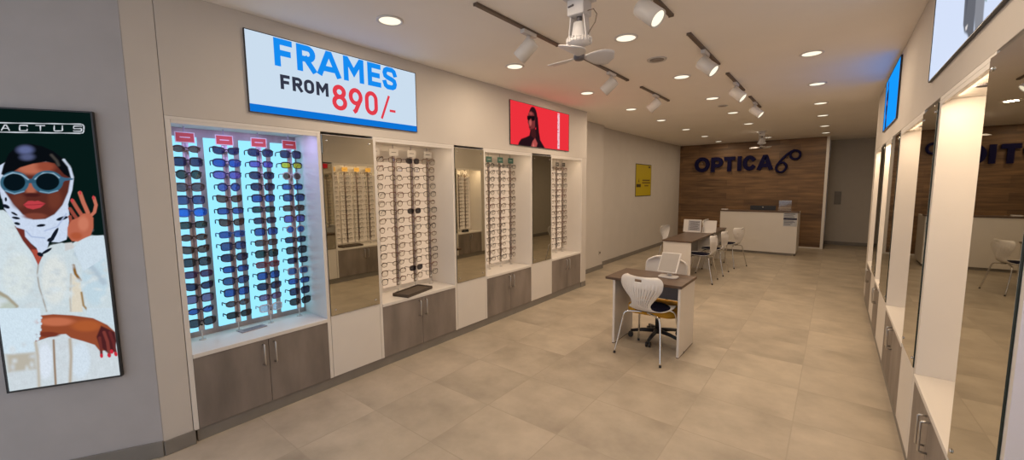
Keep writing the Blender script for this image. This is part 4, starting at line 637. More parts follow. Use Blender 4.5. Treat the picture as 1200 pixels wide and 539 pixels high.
def fan(x, y, label, rz):
    """small fan on a yoke: ceiling plate, hanging box, yoke, finned motor, hub, three paddles"""
    t = thing('ceiling_fan', label, 'fan', (x, y, ZC))
    F = lambda a, b_, c: (x+a, y+b_, ZC+c)
    MB().box(x-0.085, x+0.085, y-0.085, y+0.085, ZC-0.012, ZC-0.0005).build('ceiling_plate', M['fanwhite'], t, 0.004)
    MB().box(x-0.062, x+0.062, y-0.06, y+0.06, ZC-0.115, ZC-0.0125).build('mount_box', M['fanwhite'], t, 0.008)
    MB().cone(F(-0.05, -0.061, -0.06), F(-0.01, -0.064, -0.055), 0.006, n=8).build('pull_switch', M['fangrey'], t)
    for s in (-1, 1): MB().prism([(-0.035, -0.1155), (0.035, -0.1155), (0.028, -0.27), (-0.028, -0.27)], lambda p, c, s=s: F(s*(0.045+(-0.115-c)*0.12), p, c), lambda p, c, s=s: F(s*(0.053+(-0.115-c)*0.12), p, c)).build('yoke_arm', M['fanwhite'], t, 0.002)
    MB().cone(F(0, 0, -0.1155), F(0, 0, -0.15), 0.018, n=16).build('pivot', M['fangrey'], t)
    mo = MB().lathe([(0.018, -0.15), (0.040, -0.155), (0.046, -0.20), (0.055, -0.245), (0.060, -0.265)], F(0, 0, 0), 28).build('motor', M['fanwhite'], t)
    fl = MB().lathe([(0.060, -0.2655), (0.082, -0.268), (0.084, -0.280), (0.070, -0.292), (0.045, -0.305), (0.022, -0.31)], F(0, 0, 0), 28)
    for k in range(24):
        a = 2*math.pi*k/24; fl.xbox(Matrix.Translation(F(0.080*math.cos(a), 0.080*math.sin(a), -0.272)) @ Matrix.Rotation(a, 4, 'Z'), 0.016, 0.006, 0.03)
    fl.build('motor_flange', M['fanwhite'], t)
    MB().lathe([(0.012, -0.3105), (0.012, -0.33), (0.030, -0.333), (0.038, -0.345), (0.038, -0.385), (0.028, -0.397), (0.001, -0.40)], F(0, 0, 0), 24).build('hub', M['fangrey'], t)
    MB().tube([F(0.062, 0.0, -0.09), F(0.10, 0.01, -0.085), F(0.122, 0.015, -0.12), F(0.115, 0.01, -0.17), F(0.085, 0.0, -0.215), F(0.062, 0.0, -0.25)], 0.003, 6).build('wire', M['rail'], t)
    for k in range(3):
        a = rz+2*math.pi*k/3; R = Matrix.Translation(F(0, 0, -0.372)) @ Matrix.Rotation(a, 4, 'Z')
        vs = []; fs = []; nu, nv = 14, 7
        for i in range(nu):
            q = i/(nu-1); rad = 0.040+0.205*q; wd = (0.020+0.070*math.sin(min(1, q*1.15)*math.pi*0.62))*(1.0 if q < 0.86 else math.sqrt(max(0.02, 1-((q-0.86)/0.14)**2)))
            for j in range(nv):
                s = j/(nv-1)*2-1
                vs.append(R @ Vector((rad, s*wd+0.018*q, -0.32*s*wd*(1-0.3*q)-0.008*math.cos(s*1.5))))
        fs = [(i*nv+j, i*nv+j+1, (i+1)*nv+j+1, (i+1)*nv+j) for i in range(nu-1) for j in range(nv-1)]
        bl = MB().add(vs, fs, 0, True).build('blade', M['fanwhite'], t)
        so = bl.modifiers.new('thick', 'SOLIDIFY'); so.thickness = 0.003; so.offset = 0
    return t
fan(-1.425, 2.56, 'white fan hanging from the ceiling near the camera, three paddle blades', 0.72)
fan(-1.42, 11.35, 'small white fan hanging far back in front of the timber wall', 0.9)

# ------------------------------------------------------------------ chairs
def chair_proto():
    t = thing('cafe_chair', '', 'chair')
    prof = [(0.215, 0.468, 0.15), (0.205, 0.480, 0.185), (0.15, 0.485, 0.205), (0.05, 0.477, 0.215), (-0.06, 0.472, 0.198), (-0.125, 0.477, 0.162), (-0.180, 0.500, 0.122), (-0.218, 0.542, 0.105), (-0.240, 0.592, 0.120), (-0.252, 0.655, 0.170), (-0.257, 0.720, 0.216), (-0.256, 0.780, 0.230), (-0.252, 0.820, 0.220), (-0.247, 0.842, 0.195), (-0.242, 0.853, 0.160)]
    C = catmull([Vector(p) for p in prof], 4); N = 241
    vs = []
    for c in C:
        up = min(1, max(0, (c.y-0.49)/0.11)); top = min(1, max(0, (0.80-c.y)/0.05))
        for j in range(N):
            s = j/(N-1)*2-1; x = s*c.z
            rid = up*top*(0.5+0.5*math.cos(s*math.pi*15))*(1 if abs(s) < 0.9 else 0)
            vs.append((x, c.x+up*0.075*s*s-rid*0.006, c.y+(1-up)*0.018*s*s))
    n = len(C); fs = []
    for i in range(n-1):
        for j in range(N-1):
            s = (j+0.5)/(N-1)*2-1; zc = (C[i].y+C[i+1].y)/2
            if 0.805 < zc < 0.826 and abs(s) < 0.17: continue                     # grip slot near the top edge
            if 0.505 < zc < 0.73 and abs(s) < 0.80 and math.cos(s*math.pi*15) < -0.87: continue  # slits between the ribs
            fs.append((i*N+j, i*N+j+1, (i+1)*N+j+1, (i+1)*N+j))
    sh = MB().add(vs, fs, 0, True).build('shell', M['whiteplastic'], t)
    so = sh.modifiers.new('thick', 'SOLIDIFY'); so.thickness = 0.006; so.offset = -1
    cu = MB().lathe([(0.001, 0.028), (0.12, 0.026), (0.165, 0.018), (0.178, 0.006), (0.172, -0.002)], (0, 0, 0), 32)
    cu = cu.build('cushion', M['navy'], t); cu.data.transform(Matrix.Translation((0, 0.03, 0.482)) @ Matrix.Diagonal((1.14, 1.08, 1.1, 1)))
    for sy in (-1, 1):
        for sx in (-1, 1):
            pts = [(sx*0.03, sy*0.10, 0.460), (sx*0.12, sy*0.135, 0.456), (sx*0.175, sy*0.155, 0.446), (sx*0.198, sy*0.168, 0.415), (sx*0.212, sy*0.182, 0.33), (sx*0.235, sy*0.218, 0.15), (sx*0.253, sy*0.248, 0.014)]
            lg = MB().tube(catmull(pts, 4), 0.0095, 10).build('leg', M['chrome'], t)
            MB().cone((sx*0.2545, sy*0.2505, 0.0), (sx*0.252, sy*0.246, 0.022), 0.0125, 0.012, n=12).build('foot_cap', M['black'], lg)
    return t
ch = chair_proto()
spots = [((-1.44, 4.115), -0.145, 'white ribbed chair with navy seat, back to the camera at the small desk'),
         ((-1.86, 7.95), math.radians(92), 'white chair with navy cushion nearest on the right side of the long table'),
         ((-1.84, 8.80), math.radians(90), 'white chair in the middle of the three right of the long table'),
         ((-1.72, 9.78), math.radians(72), 'white chair farthest back of the three right of the long table'),
         ((-2.78, 9.30), math.radians(-98), 'single white chair on the left side of the long table')]
for i, ((x, y), rz, lab) in enumerate(spots):
    o = ch if i == 0 else dup(ch, (x, y, 0), rz)
    o.location = (x, y, 0); o.rotation_euler = (0, 0, rz); tag(o, lab, 'chair', 'white ribbed chairs')

# swivel chair behind the small desk
t = thing('swivel_chair', 'white-backed swivel chair with mustard seat on black star base behind desk', 'chair', (-1.50, 4.56, 0))
R0 = Vector((-1.50, 4.56, 0))
def rr_outline(w, h, r, n=6):
    pts = []
    for cx, cy, a0 in ((w/2-r, h/2-r, 0), (-w/2+r, h/2-r, 90), (-w/2+r, -h/2+r, 180), (w/2-r, -h/2+r, 270)):
        for k in range(n+1):
            a = math.radians(a0+90*k/n); pts.append((cx+r*math.cos(a), cy+r*math.sin(a)))
    return pts
MB().prism(rr_outline(0.54, 0.46, 0.11), lambda a, b_: (R0.x+a, R0.y-0.06+b_, 0.435), lambda a, b_: (R0.x+a, R0.y-0.06+b_, 0.345), 0, True).build('seat', M['orange'], t, 0.02)
vs = []; fs = []; nu, nv = 25, 14
for j in range(nv):
    q = j/(nv-1); z = 0.50+0.42*q
    hw = 0.235*(1-0.0*q) * (1 if 0.12 < q < 0.80 else math.sqrt(max(0.25, 1-((q-0.80)/0.24)**2)) if q >= 0.80 else 0.9)
    for i in range(nu):
        s = i/(nu-1)*2-1; vs.append((R0.x+s*hw, R0.y+0.26+0.05*q-0.07*s*s, z-0.02*s*s*q))
fs = [(j*nu+i, j*nu+i+1, (j+1)*nu+i+1, (j+1)*nu+i) for j in range(nv-1) for i in range(nu-1)]
bk = MB().add(vs, fs, 0, True).build('backrest', M['whiteplastic'], t); so = bk.modifiers.new('thick', 'SOLIDIFY'); so.thickness = 0.02; so.offset = 1
MB().tube([(R0.x, R0.y+0.02, 0.325), (R0.x, R0.y+0.20, 0.325), (R0.x, R0.y+0.29, 0.36), (R0.x, R0.y+0.315, 0.48), (R0.x, R0.y+0.312, 0.62)], 0.016, 10).build('back_support', M['black'], t)
MB().box(R0.x-0.10, R0.x+0.10, R0.y-0.13, R0.y+0.09, 0.315, 0.3445).cone((R0.x, R0.y, 0.12), (R0.x, R0.y, 0.315), 0.026, n=16).build('gas_column', M['black'], t)
bs = MB().lathe([(0.03, 0.075), (0.05, 0.08), (0.05, 0.125), (0.03, 0.13)], R0, 20)
for k in range(5):
    a = 2*math.pi*k/5+0.95; d = Vector((math.cos(a), math.sin(a), 0))
    bs.tube([R0+d*0.03+Vector((0, 0, 0.105)), R0+d*0.17+Vector((0, 0, 0.095)), R0+d*0.29+Vector((0, 0, 0.072))], 0.02, 10, rr=[0.026, 0.021, 0.016])
base = bs.build('star_base', M['black'], t)
for k in range(5):
    a = 2*math.pi*k/5+0.95; d = Vector((math.cos(a), math.sin(a), 0)); n_ = Vector((-d.y, d.x, 0)); c = R0+d*0.292
    cm = MB()
    for s in (-1, 1): cm.cone(c+n_*(s*0.010)+Vector((0, 0, 0.0285)), c+n_*(s*0.026)+Vector((0, 0, 0.0285)), 0.0285, n=16)
    cm.cone(c+Vector((0, 0, 0.028)), c+Vector((0, 0, 0.066)), 0.009, n=8).build('caster', M['black'], base)

# ------------------------------------------------------------------ desks
def desk(label, name, x0, x1, y0, y1, over, front_panel, panel_ys):
    t = thing(name, label, 'desk', ((x0+x1)/2, (y0+y1)/2, 0))
    MB().box(x0-over, x1+0.01, y0-0.01, y1+0.02, 0.722, 0.750).build('top', M['walnut'], t, 0.002)
    return t
t = desk('small desk with dark walnut top and white side panels', 'desk', -1.862, -1.145, 4.14, 4.69, 0.085, True, None)
for a, b_ in ((-1.862, -1.838), (-1.169, -1.145)):
    sp = MB().box(a, b_, 4.145, 4.67, 0.008, 0.7215).build('side_panel', M['white'], t, 0.001)
    MB().box(a, b_, 4.145, 4.67, 0.0, 0.0079).build('edge_strip', M['walnut'], sp)
MB().box(-1.8375, -1.1695, 4.60, 4.618, 0.47, 0.7215).build('modesty_panel', mat('grey_panel', (0.34, 0.32, 0.33), 0.5, var=0.02), t, 0.001)
t = desk('long desk with dark walnut top and white end panel, three chairs on its right', 'desk', -2.46, -1.96, 7.64, 10.6, 0.01, True, None)
for y in (7.65, 9.10, 10.565): MB().box(-2.455, -1.965, y, y+0.025, 0.0, 0.7215).build('end_panel', M['white'], t, 0.001)
MB().box(-2.22, -2.20, 7.676, 10.56, 0.36, 0.7215).build('modesty_panel', mat('grey_panel_long', (0.30, 0.28, 0.28), 0.5, var=0.02), t)

# tilting mirror on the small desk
t = thing('table_mirror', 'small white tilted vanity mirror on the small walnut desk', 'mirror', (-1.37, 4.47, 0.75))
MB().prism(rr_outline(0.20, 0.12, 0.03), lambda a, b_: (-1.37+a, 4.475+b_, 0.768), lambda a, b_: (-1.37+a, 4.475+b_, 0.7505), 0).build('base', M['whiteplastic'], t, 0.004)
MB().box(-1.395, -1.345, 4.50, 4.522, 0.768, 0.90).build('stem', M['whiteplastic'], t, 0.004)
def tilt_panel(c, w, h, th, tilt, yaw=0.0): return Matrix.Translation(c) @ Matrix.Rotation(yaw, 4, 'Z') @ Matrix.Rotation(-tilt, 4, 'X')
Mx = tilt_panel((-1.375, 4.515, 0.905), .2, .25, .02, math.radians(40), 0.0)
MB().xbox(Mx, 0.205, 0.018, 0.255).build('mirror_frame', M['whiteplastic'], t, 0.004)
MB().xbox(Mx @ Matrix.Translation((-0.003, -0.0098, 0)), 0.183, 0.001, 0.232).build('back_plate', mat('mirror_back_grey', (0.40, 0.37, 0.34), 0.6, var=0.02), t)

# notice stand and mirror on the long desk
t = thing('notice_stand', 'white table stand with a printed grey notice on the long desk', 'sign', (-2.36, 9.22, 0.75))
MB().xbox(tilt_panel((-2.36, 9.24, 0.885), 0, 0, 0, math.radians(12)), 0.36, 0.012, 0.27).box(-2.50, -2.22, 9.20, 9.32, 0.7505, 0.758).build('panel', M['whiteplastic'], t, 0.003)
nm = MB(); Mx = tilt_panel((-2.36, 9.24, 0.885), 0, 0, 0, math.radians(12))
nm.xbox(Mx @ Matrix.Translation((0.04, -0.0065, 0.005)), 0.24, 0.001, 0.22, 0)
for k in range(6): nm.xbox(Mx @ Matrix.Translation((0.045-0.01*(k % 2), -0.0072, 0.085-0.032*k)), 0.19-0.03*(k % 2), 0.001, 0.010, 1)
nm.build('notice', [mat('notice_paper', (0.42, 0.42, 0.46), 0.7, var=0.05), M['ink']], t)
t = thing('table_mirror', 'white table mirror with curved arm beside the notice on the long desk', 'mirror', (-2.04, 9.25, 0.75))
Mx = tilt_panel((-2.03, 9.28, 0.885), 0, 0, 0, math.radians(14))
MB().xbox(Mx, 0.27, 0.014, 0.25).build('mirror_frame', M['whiteplastic'], t, 0.004)
MB().xbox(Mx @ Matrix.Translation((0.0, 0.0075, 0)), 0.24, 0.001, 0.22).build('glass', M['mirror'], t)
MB().tube(catmull([(-2.12, 9.19, 0.76), (-2.13, 9.20, 0.86), (-2.15, 9.22, 0.95), (-2.14, 9.26, 1.01), (-2.06, 9.31, 1.03)], 5), 0.010, 8).build('arm', M['steel'], t)
MB().prism(rr_outline(0.22, 0.15, 0.03), lambda a, b_: (-2.05+a, 9.24+b_, 0.765), lambda a, b_: (-2.05+a, 9.24+b_, 0.7505), 0).build('base', M['whiteplastic'], t, 0.003)

# reception counter
t = thing('reception_counter', 'long white reception counter with dark wooden top before the timber wall', 'counter', (-1.52, 12.4, 0))
MB().box(-2.37, -0.665, 12.0, 12.03, 0.06, 1.062).build('front_panel', M['white'], t, 0.002)
MB().box(-0.70, -0.665, 12.0305, 12.95, 0.06, 1.062).build('side_panel', M['white'], t, 0.002)
MB().box(-2.37, -2.335, 12.0305, 12.95, 0.06, 1.062).build('side_panel', M['white'], t, 0.002)
MB().box(-2.385, -0.65, 11.985, 12.33, 1.0625, 1.092).build('top', M['walnut'], t, 0.003)
MB().box(-2.334, -0.701, 12.0305, 12.75, 0.72, 0.75).build('worktop', M['walnut'], t)
MB().box(-2.34, -0.695, 12.03, 12.90, 0.0, 0.0595).build('plinth', M['base'], t)
t = thing('notice_card', 'white notice with navy band taped to the front of the reception counter', 'sign', (-0.81, 11.999, 0.73))
MB().box(-0.955, -0.676, 11.9965, 11.9995, 0.728, 1.055).build('sheet', mat('notice_white', (0.50, 0.52, 0.56), 0.6, var=0.02), t)
nb = MB(); nb.box(-0.953, -0.678, 11.9955, 11.9964, 0.89, 0.93, 0)
for k, (z, w) in enumerate(((1.03, 0.9), (0.99, 0.75), (0.955, 0.85), (0.86, 0.8), (0.83, 0.9), (0.80, 0.7), (0.765, 0.55))): nb.box(-0.94, -0.94+0.25*w, 11.9955, 11.9964, z-0.007, z+0.007, 1 if k else 0)
nb.build('print', [M['signblue'], mat('notice_ink', (0.10, 0.11, 0.16), 0.7)], t)
t = thing('computer_monitor', 'black monitor seen from behind over the reception counter', 'monitor', (-1.46, 12.5, 0.75))
MB().box(-1.75, -1.17, 12.50, 12.525, 0.86, 1.205).build('screen_back', M['black'], t, 0.006)
MB().box(-1.49, -1.43, 12.526, 12.55, 0.76, 1.0).build('stand', M['black'], t, 0.003)
MB().box(-1.58, -1.34, 12.46, 12.64, 0.7505, 0.7595).build('foot', M['black'], t, 0.003)
MB().lathe([(0.0005, 0), (0.02, 0), (0.02, -0.002)], (-1.46, 12.499, 1.16), 16, axis=(0, -1, 0)).build('badge', M['steel'], t)
t = thing('leaflet_stand', 'clear acrylic leaflet stand on the right of the reception counter', 'stand', (-0.95, 12.15, 1.092))
lm = MB().box(-1.08, -0.82, 12.20, 12.204, 1.0925, 1.345).box(-1.08, -0.82, 12.12, 12.124, 1.0925, 1.17).box(-1.08, -0.82, 12.1245, 12.1995, 1.0925, 1.0965)
lm.build('holder', M['acrylic'], t)
MB().box(-1.083, -0.817, 12.198, 12.206, 1.3455, 1.352).box(-1.083, -0.817, 12.118, 12.126, 1.1705, 1.176).build('rim', M['acrylicedge'], t)
t = thing('desk_phone', 'small white device at the left end of the counter top', 'device', (-2.30, 12.14, 1.092))
MB().box(-2.37, -2.22, 12.10, 12.18, 1.0925, 1.118).build('body', M['whiteplastic'], t, 0.006)
MB().box(-2.35, -2.28, 12.115, 12.165, 1.1185, 1.122).build('keypad', M['fangrey'], t)

# things lying on the ledges
def tray(c, rz, lx, ly, label):
    t = thing('display_tray', label, 'tray', (c[0], c[1], ZL), rz)
    mb = MB().box(-lx/2, lx/2, -ly/2, ly/2, 0.0005, 0.014)
    for q in ((-lx/2, -lx/2+.012, -ly/2, ly/2), (lx/2-.012, lx/2, -ly/2, ly/2), (-lx/2+.012, lx/2-.012, -ly/2, -ly/2+.012), (-lx/2+.012, lx/2-.012, ly/2-.012, ly/2)): mb.box(*q, 0.014, 0.034)
    mb.build('tray_body', mat('dark_leather', (0.075, 0.055, 0.04), 0.6, var=0.15, scale=30), t, 0.002, local=False)
    MB().box(-lx/2+.0125, lx/2-.0125, -ly/2+.0125, ly/2-.0125, 0.0145, 0.022).build('pad', mat('tray_pad', (0.10, 0.075, 0.055), 0.9, var=0.12, scale=60), t, local=False)
tray((-3.505, 2.71), math.radians(14), 0.20, 0.42, 'dark brown tray lying on the ledge of the white card niche')
tray((XR+0.17, 4.22), 0.0, 0.20, 0.42, 'dark tray on the ledge of the yellow card niche, seen in the left mirror')
t = thing('price_plaque', 'flat grey patterned plaque lying on the blue-lit niche ledge', 'plaque', (-3.62, 1.20, ZL), 0.12)
MB().box(-0.038, 0.038, -0.095, 0.095, 0.0005, 0.007).build('plate', mat('plaque_grey', (0.30, 0.27, 0.29), 0.5, var=0.1, scale=80), t, 0.001, local=False)
pm = MB()
for k in range(3): pm.box(-0.022+0.018*k, -0.014+0.018*k, -0.075, 0.075, 0.0072, 0.0078)
pm.build('print', mat('plaque_print', (0.14, 0.12, 0.13), 0.6), t, local=False)
t = thing('glasses_case', 'dark rounded case standing on the farthest right ledge', 'case', (XR+0.13, 7.33, ZL))
MB().prism(rr_outline(0.20, 0.10, 0.035), lambda a, b_: (XR+0.13+b_, 7.33+a, 0.665), lambda a, b_: (XR+0.13+b_, 7.33+a, 0.6275), 0, True).build('case_body', M['black'], t, 0.008)
MB().prism(rr_outline(0.19, 0.09, 0.035), lambda a, b_: (XR+0.13+b_*0.8, 7.33+a*0.9, 0.695), lambda a, b_: (XR+0.13+b_, 7.33+a, 0.6655), 0, True).build('lid', M['black'], t, 0.008)

# ------------------------------------------------------------------ spectacles
def outline(shape, w, h, s):
    """lens outline (y, z) around its centre; s = +1 / -1 outer side"""
    pts = []
    for k in range(20):
        a = 2*math.pi*k/20; c, z = math.cos(a), math.sin(a)
        if shape == 'round': e = 1.0
        elif shape == 'oval': e = 1.0
        elif shape in ('rect', 'square'): e = 0.55
        else: e = 0.75
        y = math.copysign(abs(c)**e, c)*w/2; q = math.copysign(abs(z)**e, z)*h/2
        if shape == 'cat': q += max(0, c*1.0)*0.30*h*(1 if z > 0 else 0.25); y *= 1+0.10*max(0, z)
        if shape == 'wide': q *= (1 if z > 0 else 0.94-0.12*c); y *= 1+0.05*max(0, z)
        pts.append((s*y, q))
    return pts
DIM = {'round': (0.047, 0.046), 'oval': (0.052, 0.033), 'rect': (0.056, 0.036), 'square': (0.056, 0.046), 'cat': (0.055, 0.038), 'wide': (0.060, 0.046)}
SC = 1.30
def specs_shapes(shape, rim):
    """front, lens(+1), lens(-1), temple(+1), temple(-1) as MBs; lenses face +X"""
    w, h = DIM[shape]; w *= SC; h *= SC; cy = w/2+0.011; xo = lambda y: -0.9*y*y
    fr = MB(); lens = []; temp = []
    for s in (1, -1):
        o = outline(shape, w, h, 1); P = [(xo(s*(cy+y)), s*(cy+y), z) for y, z in o]
        fr.tube(P, rim, 6, closed=True, rr=[rim*(1.25 if z > 0.25*h else 0.8) for y, z in o])
        lm = MB(); n = len(P)
        lm.add([(p[0]+0.0008, p[1], p[2]) for p in P]+[(p[0]-0.0008, p[1], p[2]) for p in P], [list(range(n)), [n+i for i in range(n)][::-1]]+[(i, n+i, n+(i+1) % n, (i+1) % n) for i in range(n)])
        lens.append(lm)
        hy = cy+w/2; hz = h*0.28 if shape != 'cat' else h*0.5
        fr.tube([(xo(hy)+0.001, s*(hy-0.004), hz), (xo(hy)-0.006, s*(hy+0.004), hz)], rim*1.2, 6)
        tm = MB(); x0 = xo(hy)-0.006
        tm.tube([(x0, s*(hy+0.004), hz), (x0-0.045, s*(hy+0.005), hz), (x0-0.066, s*(hy+0.003), hz-0.002), (x0-0.078, s*(hy+0.001), hz-0.014), (x0-0.086, s*(hy-0.002), hz-0.030)], rim*0.95, 6)
        temp.append(tm)
    fr.tube([(xo(cy)+0.001, 0.0115, h*0.16), (0.003, 0, h*0.24), (xo(cy)+0.001, -0.0115, h*0.16)], rim*1.05, 6)
    return fr, lens, temp
MESH = {}
def specs_mesh(shape, rim):
    k = (shape, rim)
    if k not in MESH:
        fr, lens, temp = specs_shapes(shape, rim)
        MESH[k] = (fr.mesh('frame_front'), [q.mesh('lens') for q in lens], [q.mesh('temple') for q in temp])
        for me in (MESH[k][0], *MESH[k][1], *MESH[k][2]): me.materials.append(M['black'])
    return MESH[k]
def part(name, me, m, parent):
    o = bpy.data.objects.new(name, me); col.objects.link(o); o.parent = parent
    o.material_slots[0].link = 'OBJECT'; o.material_slots[0].material = m; return o
LC = {'brown': (90, 62, 58), 'navy': (24, 26, 92), 'green': (30, 62, 66), 'taupe': (92, 78, 92), 'slate blue': (58, 82, 150), 'bright blue': (10, 120, 240), 'plum': (86, 52, 110), 'violet': (104, 96, 190), 'blue': (34, 84, 178), 'smoky': (40, 44, 66), 'mauve': (126, 108, 158), 'yellow': (210, 214, 30), 'black': (16, 18, 34), 'clear': (200, 214, 232), 'rosy': (120, 70, 92)}
FC = {'black': (0.012, 0.012, 0.016), 'brown': (0.06, 0.03, 0.022), 'navy': (0.012, 0.014, 0.06), 'blue': (0.03, 0.10, 0.35), 'plum': (0.06, 0.02, 0.07), 'clear': (0.55, 0.55, 0.6), 'silver': (0.4, 0.38, 0.38), 'red': (0.20, 0.03, 0.05)}
LM = {k: clear_mat('lens_'+k.replace(' ', '_'), tuple((0.12+0.88*x)**0.5 for x in rgb(*v)), 0.04, rgb(*v), 0.30) for k, v in LC.items()}
FM = {k: mat('acetate_'+k, v, 0.3, var=0.1, scale=80) for k, v in FC.items()}
def sunglasses(loc, rz, shape, lc, fc, label, rim=0.0042):
    t = thing('sunglasses', label, 'sunglasses', loc, rz, 'sunglasses in the blue-lit niche')
    fr, ls, ts = specs_mesh(shape, rim)
    part('frame_front', fr, FM[fc], t)
    for q in ls: part('lens', q, LM[lc], t)
    for q in ts: part('temple', q, FM[fc], t)
RODX = -3.665
def rod(x, y, rz, z0, z1, card, label, group, strip=0.036, bar=None):
    """upright locking bar with pegs and a brand card on top; local +X faces the viewer"""
    t = thing('display_rod', label, 'display rod', (x, y, z0), rz, group)
    h = z1-z0
    MB().box(-0.006, 0.006, -strip/2, strip/2, 0.0, h).build('bar', bar or M['rodbar'], t, local=False)
    MB().box(0.0065, 0.011, -strip*0.36, strip*0.36, 0.012, 0.062).build('lock_plate', M['whiteplastic'], t, local=False)
    MB().lathe([(0.0005, 0.0115), (0.007, 0.0115), (0.007, 0.0111)], (0, 0, 0.045), 12, axis=(1, 0, 0)).build('keyhole', M['black'], t, local=False)
    pr = [(0.0062, 0.07)]
    for k in reversed(range(15)):
        z = ZROW[k]-z0; pr += [(0.0078, z-0.030), (0.0078, z-0.006), (0.030, z-0.006), (0.030, z-0.001), (0.0078, z-0.001), (0.0078, z+0.012)]
    pr += [(0.0078, h-0.01), (0.0062, h-0.01)]
    MB().prism(pr, lambda p, q: (p, -0.006, q), lambda p, q: (p, 0.006, q)).build('peg_comb', M['rodpeg'], t, local=False)
    if card:
        cm = MB().box(0.012, 0.015, -0.058, 0.058, h-0.005, h+0.070, 0).box(0.0152, 0.0158, -0.052, 0.052, h+0.001, h+0.064, 1).box(0.0159, 0.0163, -0.03, 0.03, h+0.030, h+0.036, 2)
        cm.build('brand_card', card, t, local=False)
        MB().box(-0.006, 0.0115, -0.012, 0.012, h, h+0.03).build('card_clip', M['acrylicedge'], t, local=False)
    MB().tube([(0, 0, h+0.0), (0, 0, ZT-z0-0.001)], 0.004, 8).build('hanger', M['rodpeg'], t, local=False)
    MB().tube([(0, 0, 0), (0, 0, ZL-z0+0.004)], 0.004, 8).cone((0, 0, ZL-z0+0.001), (0, 0, ZL-z0+0.005), 0.022, n=20).build('foot', M['acrylicedge'], t, local=False)
M['rodbronze'] = mat('rod_bronze', (0.22, 0.165, 0.115), 0.45, var=0.1)
M['rodbar'] = mat('rod_white', (0.60, 0.53, 0.55), 0.4, var=0.03)
M['rodpeg'] = mat('rod_peg', (0.34, 0.29, 0.33), 0.4, var=0.05)
ZROW = [2.035-0.0905*k for k in range(15)]
COLS = [
 [('brown','oval','brown'),('navy','square','black'),('green','round','black'),('taupe','wide','brown'),('slate blue','square','navy'),('bright blue','wide','blue'),('green','rect','black'),('brown','oval','brown'),('brown','cat','black'),('smoky','square','black'),('plum','rect','plum'),('navy','cat','black'),('mauve','square','black'),('blue','oval','navy'),('smoky','wide','black')],
 [('navy','cat','black'),('blue','wide','navy'),('violet','wide','navy'),('blue','round','navy'),('brown','cat','brown'),('blue','rect','black'),('brown','cat','black'),('blue','rect','blue'),('slate blue','square','navy'),('navy','wide','black'),('blue','rect','navy'),('slate blue','wide','black'),('blue','square','black'),('taupe','oval','brown'),('black','rect','black')],
 [('navy','wide','black'),('violet','rect','navy'),('navy','wide','black'),('navy','wide','black'),('blue','square','black'),('green','rect','navy'),('navy','rect','black'),('blue','square','black'),('taupe','rect','brown'),('green','square','black'),('rosy','rect','red'),('blue','square','black'),('navy','wide','black'),('mauve','rect','plum'),('clear','square','clear')],
 [('navy','square','black'),('yellow','rect','black'),('brown','round','silver'),('blue','rect','black'),('slate blue','square','black'),('brown','rect','brown'),('violet','square','brown'),('blue','round','silver'),('navy','rect','black'),('smoky','square','black'),('navy','rect','black'),('slate blue','square','silver'),('blue','rect','black'),('navy','square','black'),('black','wide','black')]]
SW = {'oval': 'oval', 'square': 'square', 'round': 'round', 'wide': 'wide', 'rect': 'rectangular', 'cat': 'cat-eye'}
rodn = ['leftmost', 'second', 'third', 'rightmost']
redcard = [M['whitecard'], M['redcard'], M['whitecard']]
for c, y in enumerate((0.878, 1.118, 1.354, 1.588)):
    rod(RODX, y, 0.0, 0.70, 2.085, redcard, '%s of the four rods of sunglasses, red brand card on top' % rodn[c], 'rods in the blue-lit niche')
    for k, (lc, shp, fc) in enumerate(COLS[c]):
        sunglasses((RODX+0.034, y+random.uniform(-.004, .004), ZROW[k]), random.uniform(-.10, .06), shp, lc, fc, '%s %s-lens sunglasses, %s from the top on the %s rod' % (lc, SW[shp], ords[k], rodn[c]))

# clear eyeglasses: few-pixel copies are one mesh each (rims, temples, demo lenses)
ECOL = {'dark brown': (0.05, 0.026, 0.014), 'tortoise': (0.11, 0.05, 0.018), 'black': (0.012, 0.011, 0.010), 'bronze': (0.12, 0.065, 0.03), 'gunmetal': (0.10, 0.09, 0.085), 'reddish': (0.14, 0.05, 0.035)}
EM = {k: mat('frame_'+k.replace(' ', '_'), v, 0.5, var=0.15, scale=90, spec=0.15) for k, v in ECOL.items()}
M['demolens'] = clear_mat('demo_lens', (0.97, 0.97, 0.96), 0.07)
ONE = {}
def one_mesh(shape, rim):
    if (shape, rim) not in ONE:
        fr, ls, ts = specs_shapes(shape, rim); mb = MB()
        for q in (fr, *ts): mb.v, base = mb.v, len(mb.v); mb.f += [[i+base for i in f] for f in q.f]; mb.v += q.v; mb.m += [0]*len(q.f); mb.sm += q.sm
        for q in ls: base = len(mb.v); mb.f += [[i+base for i in f] for f in q.f]; mb.v += q.v; mb.m += [1]*len(q.f); mb.sm += q.sm
        me = mb.mesh('eyeglasses'); me.materials.append(M['black']); me.materials.append(M['demolens']); ONE[(shape, rim)] = me
    return ONE[(shape, rim)]
def eyeglasses(loc, rz, shape, ec, label, group, parts):
    if parts:
        t = thing('eyeglasses', label, 'eyeglasses', loc, rz, group)
        fr, ls, ts = specs_mesh(shape, 0.0030)
        part('frame_front', fr, EM[ec], t)
        for q in ls: part('lens', q, M['demolens'], t)
        for q in ts: part('temple', q, EM[ec], t)
    else:
        o = bpy.data.objects.new('eyeglasses', one_mesh(shape, 0.0030)); col.objects.link(o); o.location = loc; o.rotation_euler = (0, 0, rz)
        o.material_slots[0].link = 'OBJECT'; o.material_slots[0].material = EM[ec]; tag(o, label, 'eyeglasses', group)
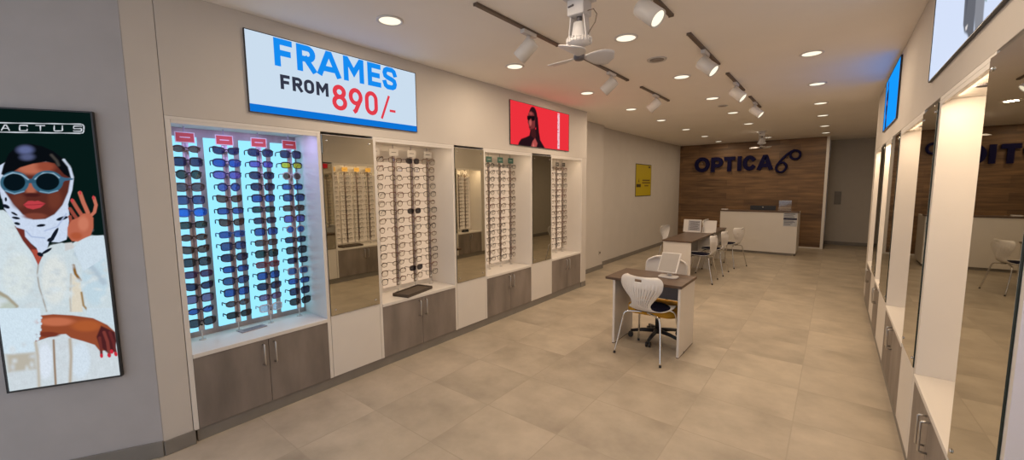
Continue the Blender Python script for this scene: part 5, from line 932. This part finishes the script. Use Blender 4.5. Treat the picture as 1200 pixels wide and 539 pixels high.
def filled(ys, side, card, names, niche, group, parts, skip=(), dark=()):
    fx = XL if side < 0 else XR; x = fx+side*0.290 if side < 0 else fx+0.290
    for c, y in enumerate(ys):
        rz = 0.0 if side < 0 else math.pi
        rod(x, y, rz, 0.70, 2.085, card if (c not in skip) else None, '%s rod of frames %s' % (names[c], niche), 'rods '+group, 0.030, M['rodbronze'])
        for k in range(15):
            ec = random.choice(list(ECOL)); shp = random.choice(['round', 'rect', 'square', 'cat', 'wide', 'oval'])
            lab = '%s %s eyeglasses, %s from top on the %s rod %s' % (ec, SW[shp], ords[k], names[c], niche)
            gx = x-side*0.034
            if (c, k) in dark:
                t = thing('sunglasses', 'dark sunglasses, %s from top on the %s rod %s' % (ords[k], names[c], niche), 'sunglasses', (gx, y, ZROW[k]), rz, 'sunglasses among clear frames')
                fr, ls, ts = specs_mesh('wide', 0.0036); part('frame_front', fr, FM['brown'], t)
                for q in ls: part('lens', q, LM['black'], t)
                for q in ts: part('temple', q, FM['brown'], t)
                continue
            eyeglasses((gx, y+random.uniform(-.006, .006), ZROW[k]), rz+random.uniform(-.12, .12), shp, ec, lab, 'eyeglasses '+group, parts)
wcard = [M['whitecard'], M['whitecard'], M['ink']]
filled((2.405, 2.635, 2.865, 3.09), -1, wcard, rodn, 'in the white card niche', 'in the white card niche', True, dark={(2, 0), (2, 6), (2, 13)})
filled((4.14, 4.375, 4.605), -1, [M['tealcard'], M['tealcard'], M['whitecard']], ['left', 'middle', 'right'], 'in the teal card niche', 'in the teal card niche', False)
filled((5.64, 5.85, 6.05), -1, [M['whitecard'], M['ink'], M['whitecard']], ['left', 'middle', 'right'], 'in the last left niche', 'in the last left niche', False)
filled((3.985, 4.235, 4.485, 4.735), 1, [M['yellowcard'], M['yellowcard'], M['ink']], ['nearest', 'second', 'third', 'farthest'], 'in the yellow card niche', 'in the yellow card niche', False)
filled((7.06, 7.29, 7.51), 1, wcard, ['near', 'middle', 'far'], 'in the farthest right niche', 'in the farthest right niche', False)
